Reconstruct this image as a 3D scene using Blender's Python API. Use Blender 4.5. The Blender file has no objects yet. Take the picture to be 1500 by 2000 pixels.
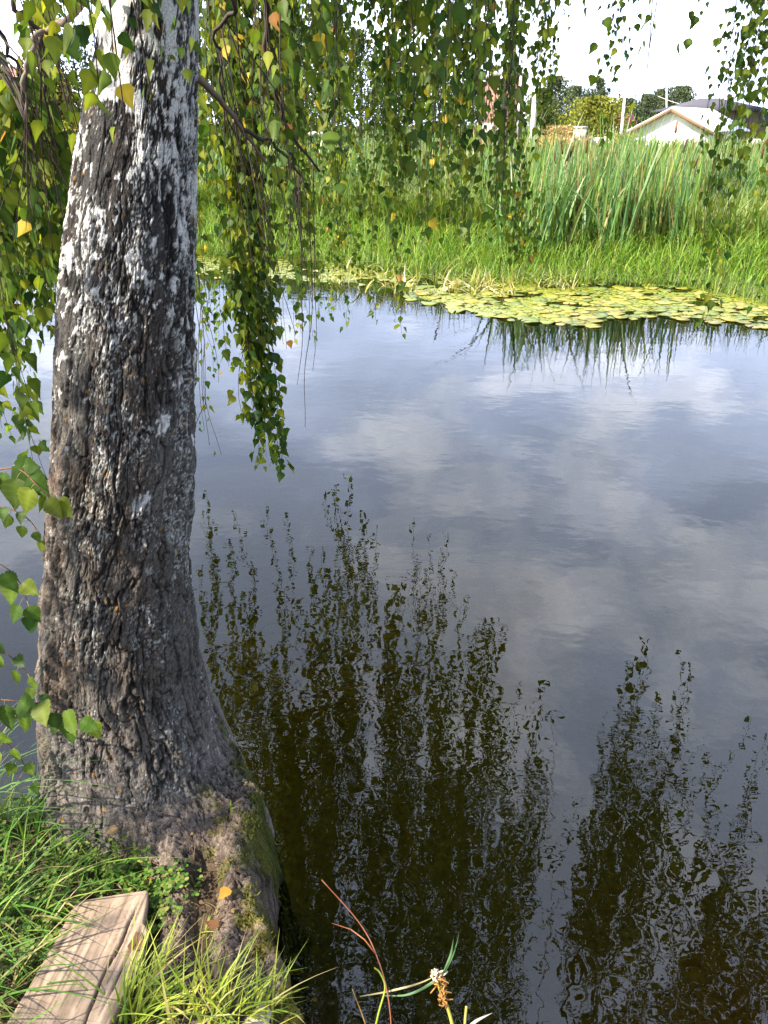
import bpy, math, random
import numpy as np
from mathutils import Vector

random.seed(7)
rng = np.random.default_rng(7)
R = math.radians
scene = bpy.context.scene
col = scene.collection

# ------------------------------------------------------------------ camera
CAM_H = 1.90
PITCH = R(26.6)
FPX = 1511.0
cam_d = bpy.data.cameras.new("camera")
cam = bpy.data.objects.new("camera", cam_d)
col.objects.link(cam)
cam.location = (0, 0, CAM_H)
cam.rotation_euler = (R(90) - PITCH, 0, 0)
cam_d.sensor_fit = 'VERTICAL'
cam_d.sensor_height = 36.0
cam_d.lens = 36.0 * FPX / 2000.0
cam_d.clip_start = 0.05
cam_d.clip_end = 2000
scene.camera = cam

# ------------------------------------------------------------------ sun, sky, exposure
SUN = Vector((-0.64, -0.33, 0.70)).normalized()
sun_d = bpy.data.lights.new("sun", 'SUN')
sun_d.energy = 5.0
sun_d.angle = R(0.53)
sun_d.color = (1.0, 0.93, 0.82)
sun = bpy.data.objects.new("sun", sun_d)
col.objects.link(sun)
sun.rotation_euler = SUN.to_track_quat('Z', 'Y').to_euler()
sun.location = (-20, -10, 20)

world = bpy.data.worlds.new("World")
scene.world = world
world.use_nodes = True
nt = world.node_tree
nt.nodes.clear()
def wn(t, **kw):
    n = nt.nodes.new(t)
    for k, v in kw.items():
        setattr(n, k, v)
    return n
wout = wn('ShaderNodeOutputWorld')
bg = wn('ShaderNodeBackground')
bg.inputs['Strength'].default_value = 0.10
sky = wn('ShaderNodeTexSky', sky_type='NISHITA')
sky.sun_disc = False
sky.sun_elevation = math.asin(SUN.z)
sky.sun_rotation = math.atan2(SUN.x, SUN.y)
sky.altitude = 150
sky.dust_density = 1.5
tc = wn('ShaderNodeTexCoord')
sep = wn('ShaderNodeSeparateXYZ')
nt.links.new(tc.outputs['Generated'], sep.inputs[0])
addz = wn('ShaderNodeMath', operation='ADD'); addz.inputs[1].default_value = 0.30
nt.links.new(sep.outputs['Z'], addz.inputs[0])
mxz = wn('ShaderNodeMath', operation='MAXIMUM'); mxz.inputs[1].default_value = 0.05
nt.links.new(addz.outputs[0], mxz.inputs[0])
dx = wn('ShaderNodeMath', operation='DIVIDE'); dy = wn('ShaderNodeMath', operation='DIVIDE')
nt.links.new(sep.outputs['X'], dx.inputs[0]); nt.links.new(mxz.outputs[0], dx.inputs[1])
nt.links.new(sep.outputs['Y'], dy.inputs[0]); nt.links.new(mxz.outputs[0], dy.inputs[1])
comb = wn('ShaderNodeCombineXYZ')
nt.links.new(dx.outputs[0], comb.inputs[0]); nt.links.new(dy.outputs[0], comb.inputs[1])
comb.inputs[2].default_value = 3.7
cn = wn('ShaderNodeTexNoise'); cn.inputs['Scale'].default_value = 2.1
cn.inputs['Detail'].default_value = 9; cn.inputs['Roughness'].default_value = 0.56
cn.inputs['Distortion'].default_value = 0.35
nt.links.new(comb.outputs[0], cn.inputs['Vector'])
cr = wn('ShaderNodeValToRGB')
cr.color_ramp.elements[0].position = 0.40; cr.color_ramp.elements[0].color = (0.60, 0.60, 0.60, 1)
cr.color_ramp.elements[1].position = 0.62; cr.color_ramp.elements[1].color = (1, 1, 1, 1)
nt.links.new(cn.outputs['Fac'], cr.inputs[0])
# cloud tone: bright tops, grey bellies
cn2 = wn('ShaderNodeTexNoise'); cn2.inputs['Scale'].default_value = 3.6
cn2.inputs['Detail'].default_value = 6; cn2.inputs['Roughness'].default_value = 0.55
nt.links.new(comb.outputs[0], cn2.inputs['Vector'])
cr2 = wn('ShaderNodeValToRGB')
cr2.color_ramp.elements[0].position = 0.50; cr2.color_ramp.elements[0].color = (9.4, 10.9, 14.8, 1)
cr2.color_ramp.elements[1].position = 0.77; cr2.color_ramp.elements[1].color = (24.0, 24.2, 25.5, 1)
nt.links.new(cn2.outputs['Fac'], cr2.inputs[0])
mixs = wn('ShaderNodeMixRGB')
front = wn('ShaderNodeMapRange'); front.inputs[1].default_value = 0.12; front.inputs[2].default_value = 0.46
front.inputs[3].default_value = 0.10; front.inputs[4].default_value = 1.0
nt.links.new(sep.outputs['Y'], front.inputs[0])
cfac = wn('ShaderNodeMath', operation='MULTIPLY')
nt.links.new(cr.outputs[0], cfac.inputs[0]); nt.links.new(front.outputs[0], cfac.inputs[1])
nt.links.new(cfac.outputs[0], mixs.inputs[0])
low = wn('ShaderNodeMapRange'); low.inputs[1].default_value = 0.15; low.inputs[2].default_value = 0.60
low.inputs[3].default_value = 1.12; low.inputs[4].default_value = 0.95
nt.links.new(sep.outputs['Z'], low.inputs[0])
ctone = wn('ShaderNodeVectorMath', operation='SCALE')
nt.links.new(cr2.outputs[0], ctone.inputs[0]); nt.links.new(low.outputs[0], ctone.inputs['Scale'])
nt.links.new(sky.outputs[0], mixs.inputs[1])
nt.links.new(ctone.outputs[0], mixs.inputs[2])
nt.links.new(mixs.outputs[0], bg.inputs['Color'])
nt.links.new(bg.outputs[0], wout.inputs[0])

scene.view_settings.view_transform = 'Standard'
scene.view_settings.look = 'None'
scene.view_settings.exposure = 1.55
scene.view_settings.gamma = 1.0
scene.view_settings.use_curve_mapping = False
scene.render.engine = 'CYCLES'
scene.cycles.use_denoising = True
scene.cycles.max_bounces = 8
scene.cycles.transparent_max_bounces = 12
scene.cycles.caustics_reflective = False
scene.cycles.caustics_refractive = False
scene.cycles.sample_clamp_indirect = 8

# ------------------------------------------------------------------ helpers
SP, CP = math.sin(PITCH), math.cos(PITCH)
def ray(px, py):
    a = (1000 - py) / FPX
    b = (px - 750) / FPX
    return np.array([b, CP + a * SP, -SP + a * CP])
def at_y(px, py, Y):
    d = ray(px, py); t = Y / d[1]
    return np.array([d[0] * t, Y, CAM_H + d[2] * t])
def at_z(px, py, z):
    d = ray(px, py); t = (z - CAM_H) / d[2]
    return np.array([d[0] * t, d[1] * t, z])

def smooth(a, b, x):
    t = np.clip((np.asarray(x, float) - a) / (b - a), 0, 1)
    return t * t * (3 - 2 * t)

def _hash(ix, iy, iz):
    h = (ix.astype(np.int64) * 374761393 + iy.astype(np.int64) * 668265263 + iz.astype(np.int64) * 2147483647 % 1274126177) & 0xffffffff
    h = (h ^ (h >> 13)) * 1274126177 & 0xffffffff
    h = (h ^ (h >> 16)) * 2246822519 & 0xffffffff
    return ((h ^ (h >> 15)) & 0xffffff) / float(0xffffff)
def vnoise(x, y, z):
    x, y, z = np.broadcast_arrays(np.asarray(x, float), np.asarray(y, float), np.asarray(z, float))
    ix, iy, iz = np.floor(x), np.floor(y), np.floor(z)
    fx, fy, fz = x - ix, y - iy, z - iz
    fx = fx * fx * fx * (fx * (fx * 6 - 15) + 10); fy = fy * fy * fy * (fy * (fy * 6 - 15) + 10); fz = fz * fz * fz * (fz * (fz * 6 - 15) + 10)
    def L(a, b, t): return a + (b - a) * t
    c = {}
    for i in (0, 1):
        for j in (0, 1):
            for k in (0, 1):
                c[i, j, k] = _hash(ix + i, iy + j, iz + k * 1.0)
    return L(L(L(c[0,0,0], c[1,0,0], fx), L(c[0,1,0], c[1,1,0], fx), fy),
             L(L(c[0,0,1], c[1,0,1], fx), L(c[0,1,1], c[1,1,1], fx), fy), fz)
def fbm(x, y, z, o=4, g=0.5):
    s = 0; a = 1; n = 0
    for i in range(o):
        s = s + a * vnoise(x * 2**i + 17.3 * i, y * 2**i + 5.1 * i, z * 2**i + 9.7 * i); n += a; a *= g
    return s / n

def new_mesh(name, V, F, mats=(), cols=None, smooth_=False, fmat=None):
    """V (n,3); F list of (m,k) int arrays; one mesh object data"""
    me = bpy.data.meshes.new(name)
    V = np.asarray(V, np.float32)
    if not isinstance(F, (list, tuple)): F = [F]
    F = [np.asarray(f, np.int32) for f in F if len(f)]
    nl = sum(f.size for f in F); nf = sum(len(f) for f in F)
    me.vertices.add(len(V)); me.vertices.foreach_set('co', V.ravel())
    me.loops.add(nl); me.polygons.add(nf)
    me.loops.foreach_set('vertex_index', np.concatenate([f.ravel() for f in F]))
    tot = np.concatenate([np.full(len(f), f.shape[1], np.int32) for f in F])
    start = np.concatenate([[0], np.cumsum(tot)[:-1]]).astype(np.int32)
    me.polygons.foreach_set('loop_start', start)
    me.polygons.foreach_set('loop_total', tot)
    if fmat is not None: me.polygons.foreach_set('material_index', np.asarray(fmat, np.int32))
    if smooth_: me.polygons.foreach_set('use_smooth', np.ones(nf, bool))
    me.update(calc_edges=True)
    me.validate()
    if cols is not None:
        a = me.color_attributes.new('Col', 'FLOAT_COLOR', 'POINT')
        c = np.ones((len(V), 4), np.float32); c[:, :3] = cols
        a.data.foreach_set('color', c.ravel())
    for m in mats: me.materials.append(m)
    return me

def link(name, me, parent=None, loc=None):
    o = bpy.data.objects.new(name, me); col.objects.link(o)
    if parent is not None:
        o.parent = parent
        o.matrix_parent_inverse.identity()
        if loc is None:
            o.location = -Vector(parent['_o']) if '_o' in parent else (0, 0, 0)
    if loc is not None: o.location = loc
    return o
def tag(o, label=None, cat=None, group=None, kind=None):
    if label: o['label'] = label
    if cat: o['category'] = cat
    if group: o['group'] = group
    if kind: o['kind'] = kind
    return o
def empty(name, loc, label=None, cat=None, group=None):
    o = bpy.data.objects.new(name, None); col.objects.link(o)
    o.location = loc; o.empty_display_size = 0.1
    return tag(o, label, cat, group)
def child(name, me, parent):
    """mesh in world coordinates, parented to an Empty that is only translated"""
    o = bpy.data.objects.new(name, me); col.objects.link(o)
    o.parent = parent
    p = parent; off = Vector((0, 0, 0))
    while p is not None:
        off += p.location; p = p.parent
    o.location = -off
    return o

class MB:
    """collects vertices, faces and colours for one mesh"""
    def __init__(s): s.V = []; s.F = {}; s.C = []; s.n = 0; s.M = {}
    def add(s, V, F, c=None, m=0):
        V = np.asarray(V, float).reshape(-1, 3)
        if not isinstance(F, (list, tuple)) or (len(F) and not hasattr(F[0], 'ndim')): F = [np.asarray(F)]
        for f in F:
            f = np.asarray(f)
            if f.size == 0: continue
            s.F.setdefault(f.shape[1], []).append(f + s.n)
            s.M.setdefault(f.shape[1], []).append(np.full(len(f), m))
        if c is None: c = (0.5, 0.5, 0.5)
        c = np.asarray(c, float)
        s.C.append(np.broadcast_to(c, V.shape) if c.ndim == 1 else c)
        s.V.append(V); s.n += len(V)
    def tube(s, P, rad, k=5, c=None, m=0):
        P = np.asarray(P, float); n = len(P)
        rad = np.broadcast_to(np.asarray(rad, float), (n,))
        T = np.gradient(P, axis=0); T /= np.linalg.norm(T, axis=1)[:, None] + 1e-9
        ref = np.array([0.3, 0.9, 0.1]) if abs(T[:, 2]).mean() > 0.6 else np.array([0.05, 0.1, 1.0])
        A = np.cross(T, ref); A /= np.linalg.norm(A, axis=1)[:, None] + 1e-9
        B = np.cross(T, A)
        th = np.arange(k) * 2 * np.pi / k
        V = P[:, None] + rad[:, None, None] * (np.cos(th)[None, :, None] * A[:, None] + np.sin(th)[None, :, None] * B[:, None])
        i = np.arange(n - 1)[:, None] * k; j = np.arange(k)[None]; j2 = (j + 1) % k
        Q = np.stack([i + j, i + j2, i + k + j2, i + k + j], -1).reshape(-1, 4)
        s.add(V.reshape(-1, 3), [Q, np.array([list(range(k))[::-1]]), np.array([list(range((n-1)*k, n*k))])], c, m)
    def box(s, a, b, c=None, m=0):
        x0, y0, z0 = a; x1, y1, z1 = b
        V = [(x0,y0,z0),(x1,y0,z0),(x1,y1,z0),(x0,y1,z0),(x0,y0,z1),(x1,y0,z1),(x1,y1,z1),(x0,y1,z1)]
        s.add(V, np.array([(3,2,1,0),(4,5,6,7),(0,1,5,4),(1,2,6,5),(2,3,7,6),(3,0,4,7)]), c, m)
    def mesh(s, name, mats=(), smooth_=False):
        ks = list(s.F)
        F = [np.concatenate(s.F[k]) for k in ks]
        fm = np.concatenate([np.concatenate(s.M[k]) for k in ks])
        return new_mesh(name, np.concatenate(s.V), F, mats, np.concatenate(s.C), smooth_, fm)

# ------------------------------------------------------------------ materials
def mat(name):
    m = bpy.data.materials.new(name); m.use_nodes = True
    t = m.node_tree; t.nodes.clear()
    o = t.nodes.new('ShaderNodeOutputMaterial')
    return m, t, o
def node(t, typ, **kw):
    n = t.nodes.new(typ)
    for k, v in kw.items():
        if k in n.inputs: n.inputs[k].default_value = v
        else: setattr(n, k, v)
    return n
def m_attr(name, rough=0.7, spec=0.3, bump=None, vary=0.0, vscale=20):
    m, t, o = mat(name)
    p = node(t, 'ShaderNodeBsdfPrincipled'); p.inputs['Roughness'].default_value = rough
    p.inputs['Specular IOR Level'].default_value = spec
    a = node(t, 'ShaderNodeAttribute', attribute_name='Col')
    c = a.outputs['Color']
    g = node(t, 'ShaderNodeNewGeometry')
    if vary:
        nz = node(t, 'ShaderNodeTexNoise', Scale=vscale, Detail=6.0, Roughness=0.65)
        t.links.new(g.outputs['Position'], nz.inputs['Vector'])
        mr = node(t, 'ShaderNodeMapRange')
        mr.inputs[1].default_value = 0.3; mr.inputs[2].default_value = 0.7
        mr.inputs[3].default_value = 1 - vary; mr.inputs[4].default_value = 1 + vary
        t.links.new(nz.outputs['Fac'], mr.inputs[0])
        mx = node(t, 'ShaderNodeVectorMath', operation='SCALE')
        t.links.new(c, mx.inputs[0]); t.links.new(mr.outputs[0], mx.inputs['Scale'])
        c = mx.outputs[0]
    t.links.new(c, p.inputs['Base Color'])
    if bump:
        nz = node(t, 'ShaderNodeTexNoise', Scale=bump[0], Detail=6.0, Roughness=0.65)
        t.links.new(g.outputs['Position'], nz.inputs['Vector'])
        b = node(t, 'ShaderNodeBump'); b.inputs['Distance'].default_value = bump[1]; b.inputs['Strength'].default_value = 1
        t.links.new(nz.outputs['Fac'], b.inputs['Height']); t.links.new(b.outputs[0], p.inputs['Normal'])
    t.links.new(p.outputs[0], o.inputs[0])
    return m
def m_leaf(name, trans=0.35, rough=0.45, spec=0.35, tint=(1.35, 1.3, 0.6)):
    m, t, o = mat(name)
    a = node(t, 'ShaderNodeAttribute', attribute_name='Col')
    p = node(t, 'ShaderNodeBsdfPrincipled'); p.inputs['Roughness'].default_value = rough
    p.inputs['Specular IOR Level'].default_value = spec
    tr = node(t, 'ShaderNodeBsdfTranslucent')
    mu = node(t, 'ShaderNodeVectorMath', operation='MULTIPLY'); mu.inputs[1].default_value = tint
    t.links.new(a.outputs['Color'], p.inputs['Base Color'])
    t.links.new(a.outputs['Color'], mu.inputs[0]); t.links.new(mu.outputs[0], tr.inputs[0])
    mx = node(t, 'ShaderNodeMixShader'); mx.inputs[0].default_value = trans
    t.links.new(p.outputs[0], mx.inputs[1]); t.links.new(tr.outputs[0], mx.inputs[2])
    t.links.new(mx.outputs[0], o.inputs[0])
    return m
M_BARK = m_attr('birch_bark', 0.85, 0.12, bump=(330, 0.0032), vary=0.5, vscale=330)
M_ROOT = m_attr('root_wood', 0.9, 0.1, bump=(240, 0.008), vary=0.65, vscale=240)
M_TWIG = m_attr('twig_bark', 0.7, 0.25)
M_LEAF = m_leaf('birch_leaf', 0.5, 0.5, 0.18)
M_GRASS = m_leaf('grass_blade', 0.35, 0.5, 0.3)
M_REED = m_leaf('reed_blade', 0.25, 0.4, 0.45)
M_PAD = m_leaf('lily_pad', 0.1, 0.35, 0.5)
M_SOIL = m_attr('soil', 0.95, 0.1, bump=(90, 0.01), vary=0.4, vscale=40)
M_WOOD = m_attr('board_wood', 0.8, 0.15, bump=(500, 0.0006), vary=0.16, vscale=60)
M_PAINT = m_attr('plain_paint', 0.8, 0.06, vary=0.08, vscale=1.5)
M_BG = m_leaf('far_foliage', 0.3, 0.6, 0.2)

# ------------------------------------------------------------------ bank and river geometry
EDGE = np.array([(-9, 2.6), (-4, 1.95), (-2, 1.60), (-1.3, 1.50), (-0.98, 1.49), (-0.82, 1.58), (-0.62, 1.74), (-0.48, 1.70),
                 (-0.40, 1.64), (-0.345, 1.56), (-0.30, 1.48), (-0.285, 1.39), (-0.295, 1.29), (-0.265, 1.20),
                 (-0.235, 1.12), (-0.200, 1.02), (-0.15, 0.92), (0.05, 0.86), (0.5, 0.82), (1.5, 0.75), (3, 0.5), (9, -0.5)])
def edge_dist(x, y):
    """signed distance to the bank edge, positive inland"""
    x = np.asarray(x, float); y = np.asarray(y, float)
    best = np.full(x.shape, 1e9)
    for (ax, ay), (bx, by) in zip(EDGE[:-1], EDGE[1:]):
        ux, uy = bx - ax, by - ay
        t = np.clip(((x - ax) * ux + (y - ay) * uy) / (ux * ux + uy * uy), 0, 1)
        best = np.minimum(best, np.hypot(x - ax - t * ux, y - ay - t * uy))
    # inside test: polygon closed far behind the camera
    poly = np.vstack([EDGE, [(9, -30), (-9, -30)]])
    ins = np.zeros(x.shape, bool)
    for (ax, ay), (bx, by) in zip(poly, np.roll(poly, -1, 0)):
        cnd = ((ay > y) != (by > y))
        xi = (bx - ax) * (y - ay) / (by - ay + 1e-12) + ax
        ins ^= cnd & (x < xi)
    return np.where(ins, best, -best)
BANK_Z = 0.29
def bank_z(x, y):
    d = edge_dist(x, y)
    z = -0.75 + (BANK_Z + 0.75) * smooth(-0.10, 0.05, d)
    z = np.where(d < -0.05, z - np.clip(-d - 0.05, 0, 1.2) * 0.45, z)
    return z + 0.02 * (fbm(x * 6, y * 6, 1.3, 3) - 0.5) * smooth(-0.05, 0.1, d) + 0.03 * smooth(0.1, 3, d)
def grid(x0, x1, y0, y1, nx, ny):
    X, Y = np.meshgrid(np.linspace(x0, x1, nx), np.linspace(y0, y1, ny))
    i = np.arange(nx - 1)[None] + np.arange(ny - 1)[:, None] * nx
    F = np.stack([i, i + 1, i + nx + 1, i + nx], -1).reshape(-1, 4)
    return X.ravel(), Y.ravel(), F

def warp_axis(lo, hi, c0, c1, fine, coarse):
    a = [c0]
    while a[-1] < c1: a.append(a[-1] + fine)
    s = fine
    while a[-1] < hi: s = min(s * 1.25, coarse); a.append(a[-1] + s)
    b = [c0]; s = fine
    while b[-1] > lo: s = min(s * 1.25, coarse); b.append(b[-1] - s)
    return np.array(sorted(set(b[1:] + a)))
gx = warp_axis(-9, 9, -1.5, 1.7, 0.016, 0.8); gy = warp_axis(-12, 2.9, 0.5, 2.1, 0.016, 0.8)
X, Y = np.meshgrid(gx, gy); nx = len(gx); ny = len(gy)
i = np.arange(nx - 1)[None] + np.arange(ny - 1)[:, None] * nx
F = np.stack([i, i + 1, i + nx + 1, i + nx], -1).reshape(-1, 4)
X = X.ravel(); Y = Y.ravel()
n = fbm(X * 25, Y * 25, 0.2, 4)[:, None]
C = np.array([0.05, 0.035, 0.022]) * (1 - n) + np.array([0.12, 0.085, 0.055]) * n
uw = smooth(.02, -.12, bank_z(X, Y))[:, None]; sh = (smooth(.25, .9, X) * .8)[:, None]
n5 = fbm(X * 5, Y * 5, 3.2, 4)[:, None]
C = C * (1 - uw) + ((np.array([.12, .115, .045]) * (1 - sh) + np.array([.46, .25, .075]) * sh) * (.6 + .8 * n5)) * uw
bank = link('ground', new_mesh('ground', np.stack([X, Y, bank_z(X, Y)], 1), F, [M_SOIL], C, True))
tag(bank, kind='structure')

# far bank edge
fe = np.array([at_z(px, py, 0)[:2] for px, py in [(-300, 470), (390, 493), (620, 503), (800, 532), (1000, 546), (1300, 549), (1400, 566), (1500, 592)]])
FE = np.vstack([[(-120, 15.5)], fe, [(6.5, 8.7), (9, 8.0), (120, 7.5)]])
def far_edge(x): return np.interp(x, FE[:, 0], FE[:, 1])
def far_z(x, y):
    d = y - far_edge(x)
    return -0.9 + 1.0 * smooth(-0.9, 0.05, d) + 0.18 * smooth(0, 3, d) + 0.25 * smooth(5, 40, d) + 0.05 * (fbm(x * .8, y * .8, 4.4, 3) - 0.5) * smooth(0, 2, d)
ax = np.concatenate([np.linspace(-500, -40, 24)[:-1], np.linspace(-40, -8, 40)[:-1], np.linspace(-8, 9, 120), np.linspace(9, 40, 40)[1:], np.linspace(40, 500, 24)[1:]])
ay = np.concatenate([np.linspace(6.8, 18, 110), np.linspace(18, 70, 40)[1:], np.linspace(70, 900, 30)[1:]])
X, Y = np.meshgrid(ax, ay); nx = len(ax); ny = len(ay)
i = np.arange(nx - 1)[None] + np.arange(ny - 1)[:, None] * nx
F = np.stack([i, i + 1, i + nx + 1, i + nx], -1).reshape(-1, 4)
X = X.ravel(); Y = Y.ravel()
n = fbm(X * .7, Y * .7, 0.2, 4)[:, None]
C = np.array([0.05, 0.08, 0.02]) * (1 - n) + np.array([0.14, 0.15, 0.05]) * n
fb = link('meadow', new_mesh('meadow', np.stack([X, Y, far_z(X, Y)], 1), F, [M_SOIL], C, True))
tag(fb, kind='structure')

# river bed
X, Y, F = grid(-60, 60, -4, 18, 600, 140)
n = fbm(X * .9, Y * .9, 7.2, 4)[:, None]
C = np.array([0.13, 0.125, 0.05]) * (1 - n) + np.array([0.22, 0.19, 0.07]) * n
sh = (smooth(.3, 1.3, X) * smooth(2.6, 1.2, Y))[:, None]
C = C * (1 - sh) + np.array([.28, .14, .045]) * sh
shl = np.exp(-((X + .15) / 1.1) ** 2 - ((Y - 3.0) / 1.0) ** 2)[:, None]
C = C * (1 - .8 * shl) + np.array([.38, .33, .05]) * shl * .8 * (.5 + n)
Z = -0.95 + 0.25 * (n[:, 0] - .5) + .35 * shl[:, 0]
rb = link('river_bed', new_mesh('river_bed', np.stack([X, Y, Z], 1), F, [M_SOIL], C, True))
tag(rb, kind='structure')

# water
def m_water():
    m, t, o = mat('river_water')
    g = node(t, 'ShaderNodeNewGeometry')
    def noise(scale, sx=1, sy=1, detail=2, dist=0.0, off=0):
        mp = node(t, 'ShaderNodeMapping'); mp.inputs['Scale'].default_value = (scale * sx, scale * sy, scale)
        mp.inputs['Location'].default_value = (off, off * .7, 0); mp.inputs['Rotation'].default_value = (0, 0, R(14))
        t.links.new(g.outputs['Position'], mp.inputs[0])
        nz = node(t, 'ShaderNodeTexNoise'); nz.inputs['Scale'].default_value = 1
        nz.inputs['Detail'].default_value = detail; nz.inputs['Roughness'].default_value = 0.45
        nz.inputs['Distortion'].default_value = dist
        t.links.new(mp.outputs[0], nz.inputs['Vector'])
        return nz.outputs['Fac']
    def math_(op, a, b):
        n_ = node(t, 'ShaderNodeMath', operation=op)
        for k, v in enumerate((a, b)):
            if isinstance(v, (int, float)): n_.inputs[k].default_value = v
            else: t.links.new(v, n_.inputs[k])
        return n_.outputs[0]
    A = math_('MULTIPLY', noise(2.2, 0.8, 1.2, 2, 0.2), 0.0018)
    sy = node(t, 'ShaderNodeSeparateXYZ'); t.links.new(g.outputs['Position'], sy.inputs[0])
    mr = node(t, 'ShaderNodeMapRange'); mr.inputs[1].default_value = 1.0; mr.inputs[2].default_value = 3.6
    mr.inputs[3].default_value = 0.0013; mr.inputs[4].default_value = 0.0006
    t.links.new(sy.outputs['Y'], mr.inputs[0])
    B = math_('MULTIPLY', noise(7.0, 0.9, 1.1, 1, 0.3, 3.1), mr.outputs[0])
    msk = node(t, 'ShaderNodeMapRange'); msk.inputs[1].default_value = 0.50; msk.inputs[2].default_value = 0.66
    msk.inputs[3].default_value = 0.10; msk.inputs[4].default_value = 1.0
    t.links.new(noise(0.75, 1, 1.6, 2, 0.5, 8.2), msk.inputs[0])
    Cc = math_('MULTIPLY', math_('MULTIPLY', noise(17, 0.55, 1.6, 2, 0.6, 5.3), msk.outputs[0]), 0.0004)
    D = math_('MULTIPLY', math_('MULTIPLY', noise(17.0, 1, 1, 1, 0.2, 7.7), mr.outputs[0]), 0.32)
    H = math_('ADD', math_('ADD', math_('ADD', A, B), Cc), D)
    b = node(t, 'ShaderNodeBump'); b.inputs['Strength'].default_value = 1.0; b.inputs['Distance'].default_value = 1.0
    t.links.new(H, b.inputs['Height'])
    gl = node(t, 'ShaderNodeBsdfGlossy'); gl.inputs['Roughness'].default_value = 0.0
    t.links.new(b.outputs[0], gl.inputs['Normal'])
    tr = node(t, 'ShaderNodeBsdfTransparent'); tr.inputs[0].default_value = (0.54, 0.51, 0.28, 1)
    fr = node(t, 'ShaderNodeFresnel'); fr.inputs['IOR'].default_value = 1.5
    t.links.new(b.outputs[0], fr.inputs['Normal'])
    mx = node(t, 'ShaderNodeMixShader')
    t.links.new(fr.outputs[0], mx.inputs[0]); t.links.new(tr.outputs[0], mx.inputs[1]); t.links.new(gl.outputs[0], mx.inputs[2])
    t.links.new(mx.outputs[0], o.inputs[0])
    return m
X, Y, F = grid(-60, 60, -2, 17.5, 40, 12)
wat = link('water', new_mesh('water', np.stack([X, Y, 0 * X], 1), F, [m_water()], None, True))
tag(wat, kind='structure')

# ------------------------------------------------------------------ leaves
LV = np.array([(0,0,0),(0,.36,0),(0,.72,0),(0,1.04,0),(-.33,.10,0),(-.43,.33,0),(-.18,.70,0),(.33,.10,0),(.43,.33,0),(.18,.70,0),(-.015,-.42,0),(.015,-.42,0)], float)
LQ = np.array([(0,1,5,4),(1,2,6,5),(0,7,8,1),(1,8,9,2)])
LT = np.array([(2,3,6),(2,9,3),(0,10,11)])
LEAFCOL = np.array([(.024,.058,.012),(.045,.085,.014),(.075,.115,.016),(.115,.145,.018),(.18,.19,.022),(.42,.30,.04),(.30,.14,.04)])
def leaf_colors(n, w):
    w = np.asarray(w, float); w = w / w.sum()
    k = rng.choice(len(LEAFCOL), n, p=w)
    c = LEAFCOL[k] * rng.uniform(.85, 1.65, (n, 1))
    return c
W_MIX = [9, 28, 32, 19, 5, .8, .3]
W_YEL = [5, 16, 28, 28, 14, 2.5, .6]
def add_leaves(mb, P, D, S, w=W_MIX, m=0, cols=None):
    """P base of blade, D axis towards tip, S length"""
    n = len(P)
    if n == 0: return
    D = D / (np.linalg.norm(D, axis=1)[:, None] + 1e-9)
    Rn = rng.normal(size=(n, 3)); Rn[:, 2] *= .35
    A = np.cross(D, Rn); A /= np.linalg.norm(A, axis=1)[:, None] + 1e-9
    N = np.cross(A, D)
    fold = rng.uniform(-.05, .65, n); curl = rng.uniform(-.15, .5, n)
    wd = rng.uniform(.68, 1.12, n)
    lx = LV[None, :, 0] * wd[:, None]; ly = np.broadcast_to(LV[None, :, 1], (n, 12))
    lz = fold[:, None] * np.abs(LV[None, :, 0]) - curl[:, None] * np.clip(LV[None, :, 1], 0, 2)**2 * .5
    V = P[:, None] + S[:, None, None] * (lx[..., None] * A[:, None] + ly[..., None] * D[:, None] + lz[..., None] * N[:, None])
    if cols is None: cols = leaf_colors(n, w)
    Cc = np.repeat(cols[:, None], 12, 1)
    Cc[:, 1:3] *= 1.25; Cc[:, 4:10] *= .92
    Cc[:, 10:] = np.array([.16, .17, .05])
    o = np.arange(n)[:, None, None] * 12
    mb.add(V.reshape(-1, 3), [(o + LQ[None]).reshape(-1, 4), (o + LT[None]).reshape(-1, 3)], Cc.reshape(-1, 3), m)
TWIG = (.045, .030, .022)
def stem_curve(a, b, n, wob):
    t = np.linspace(0, 1, n)[:, None]
    P = a + (b - a) * t
    L = np.linalg.norm(b - a)
    ph = rng.uniform(0, 6.28, (4, 2)); 
    for k, f in enumerate((2.1, 4.7, 9.3, 17.0)):
        am = wob * L / (f ** 1.0) * np.sin(t[:, 0] * np.pi * .5)
        P[:, 0] += am * np.sin(f * t[:, 0] * L * 1.3 + ph[k, 0]); P[:, 1] += am * np.sin(f * t[:, 0] * L * 1.3 + ph[k, 1])
    return P
def leaves_along(mb, P, t0, step, size, w, rad=.012):
    seg = np.linalg.norm(np.diff(P, axis=0), axis=1); s = np.concatenate([[0], np.cumsum(seg)])
    L = s[-1]
    q = np.arange(t0 * L, L, step); q = q + rng.uniform(-.4, .4, len(q)) * step; q = np.clip(q, 0, L)
    if len(q) == 0: return
    B = np.stack([np.interp(q, s, P[:, k]) for k in range(3)], 1)
    n = len(B)
    az = rng.uniform(0, 6.28, n)
    out = np.stack([np.cos(az), np.sin(az), np.zeros(n)], 1)
    D = out * rng.uniform(.1, .75, (n, 1)) + np.array([0, 0, -1.0])
    S = size * rng.uniform(.5, 1.15, n)
    base = B + out * rng.uniform(.3, 1.6, (n, 1)) * rad + D / np.linalg.norm(D, axis=1)[:, None] * S[:, None] * .40
    add_leaves(mb, base, D, S, w)
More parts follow.
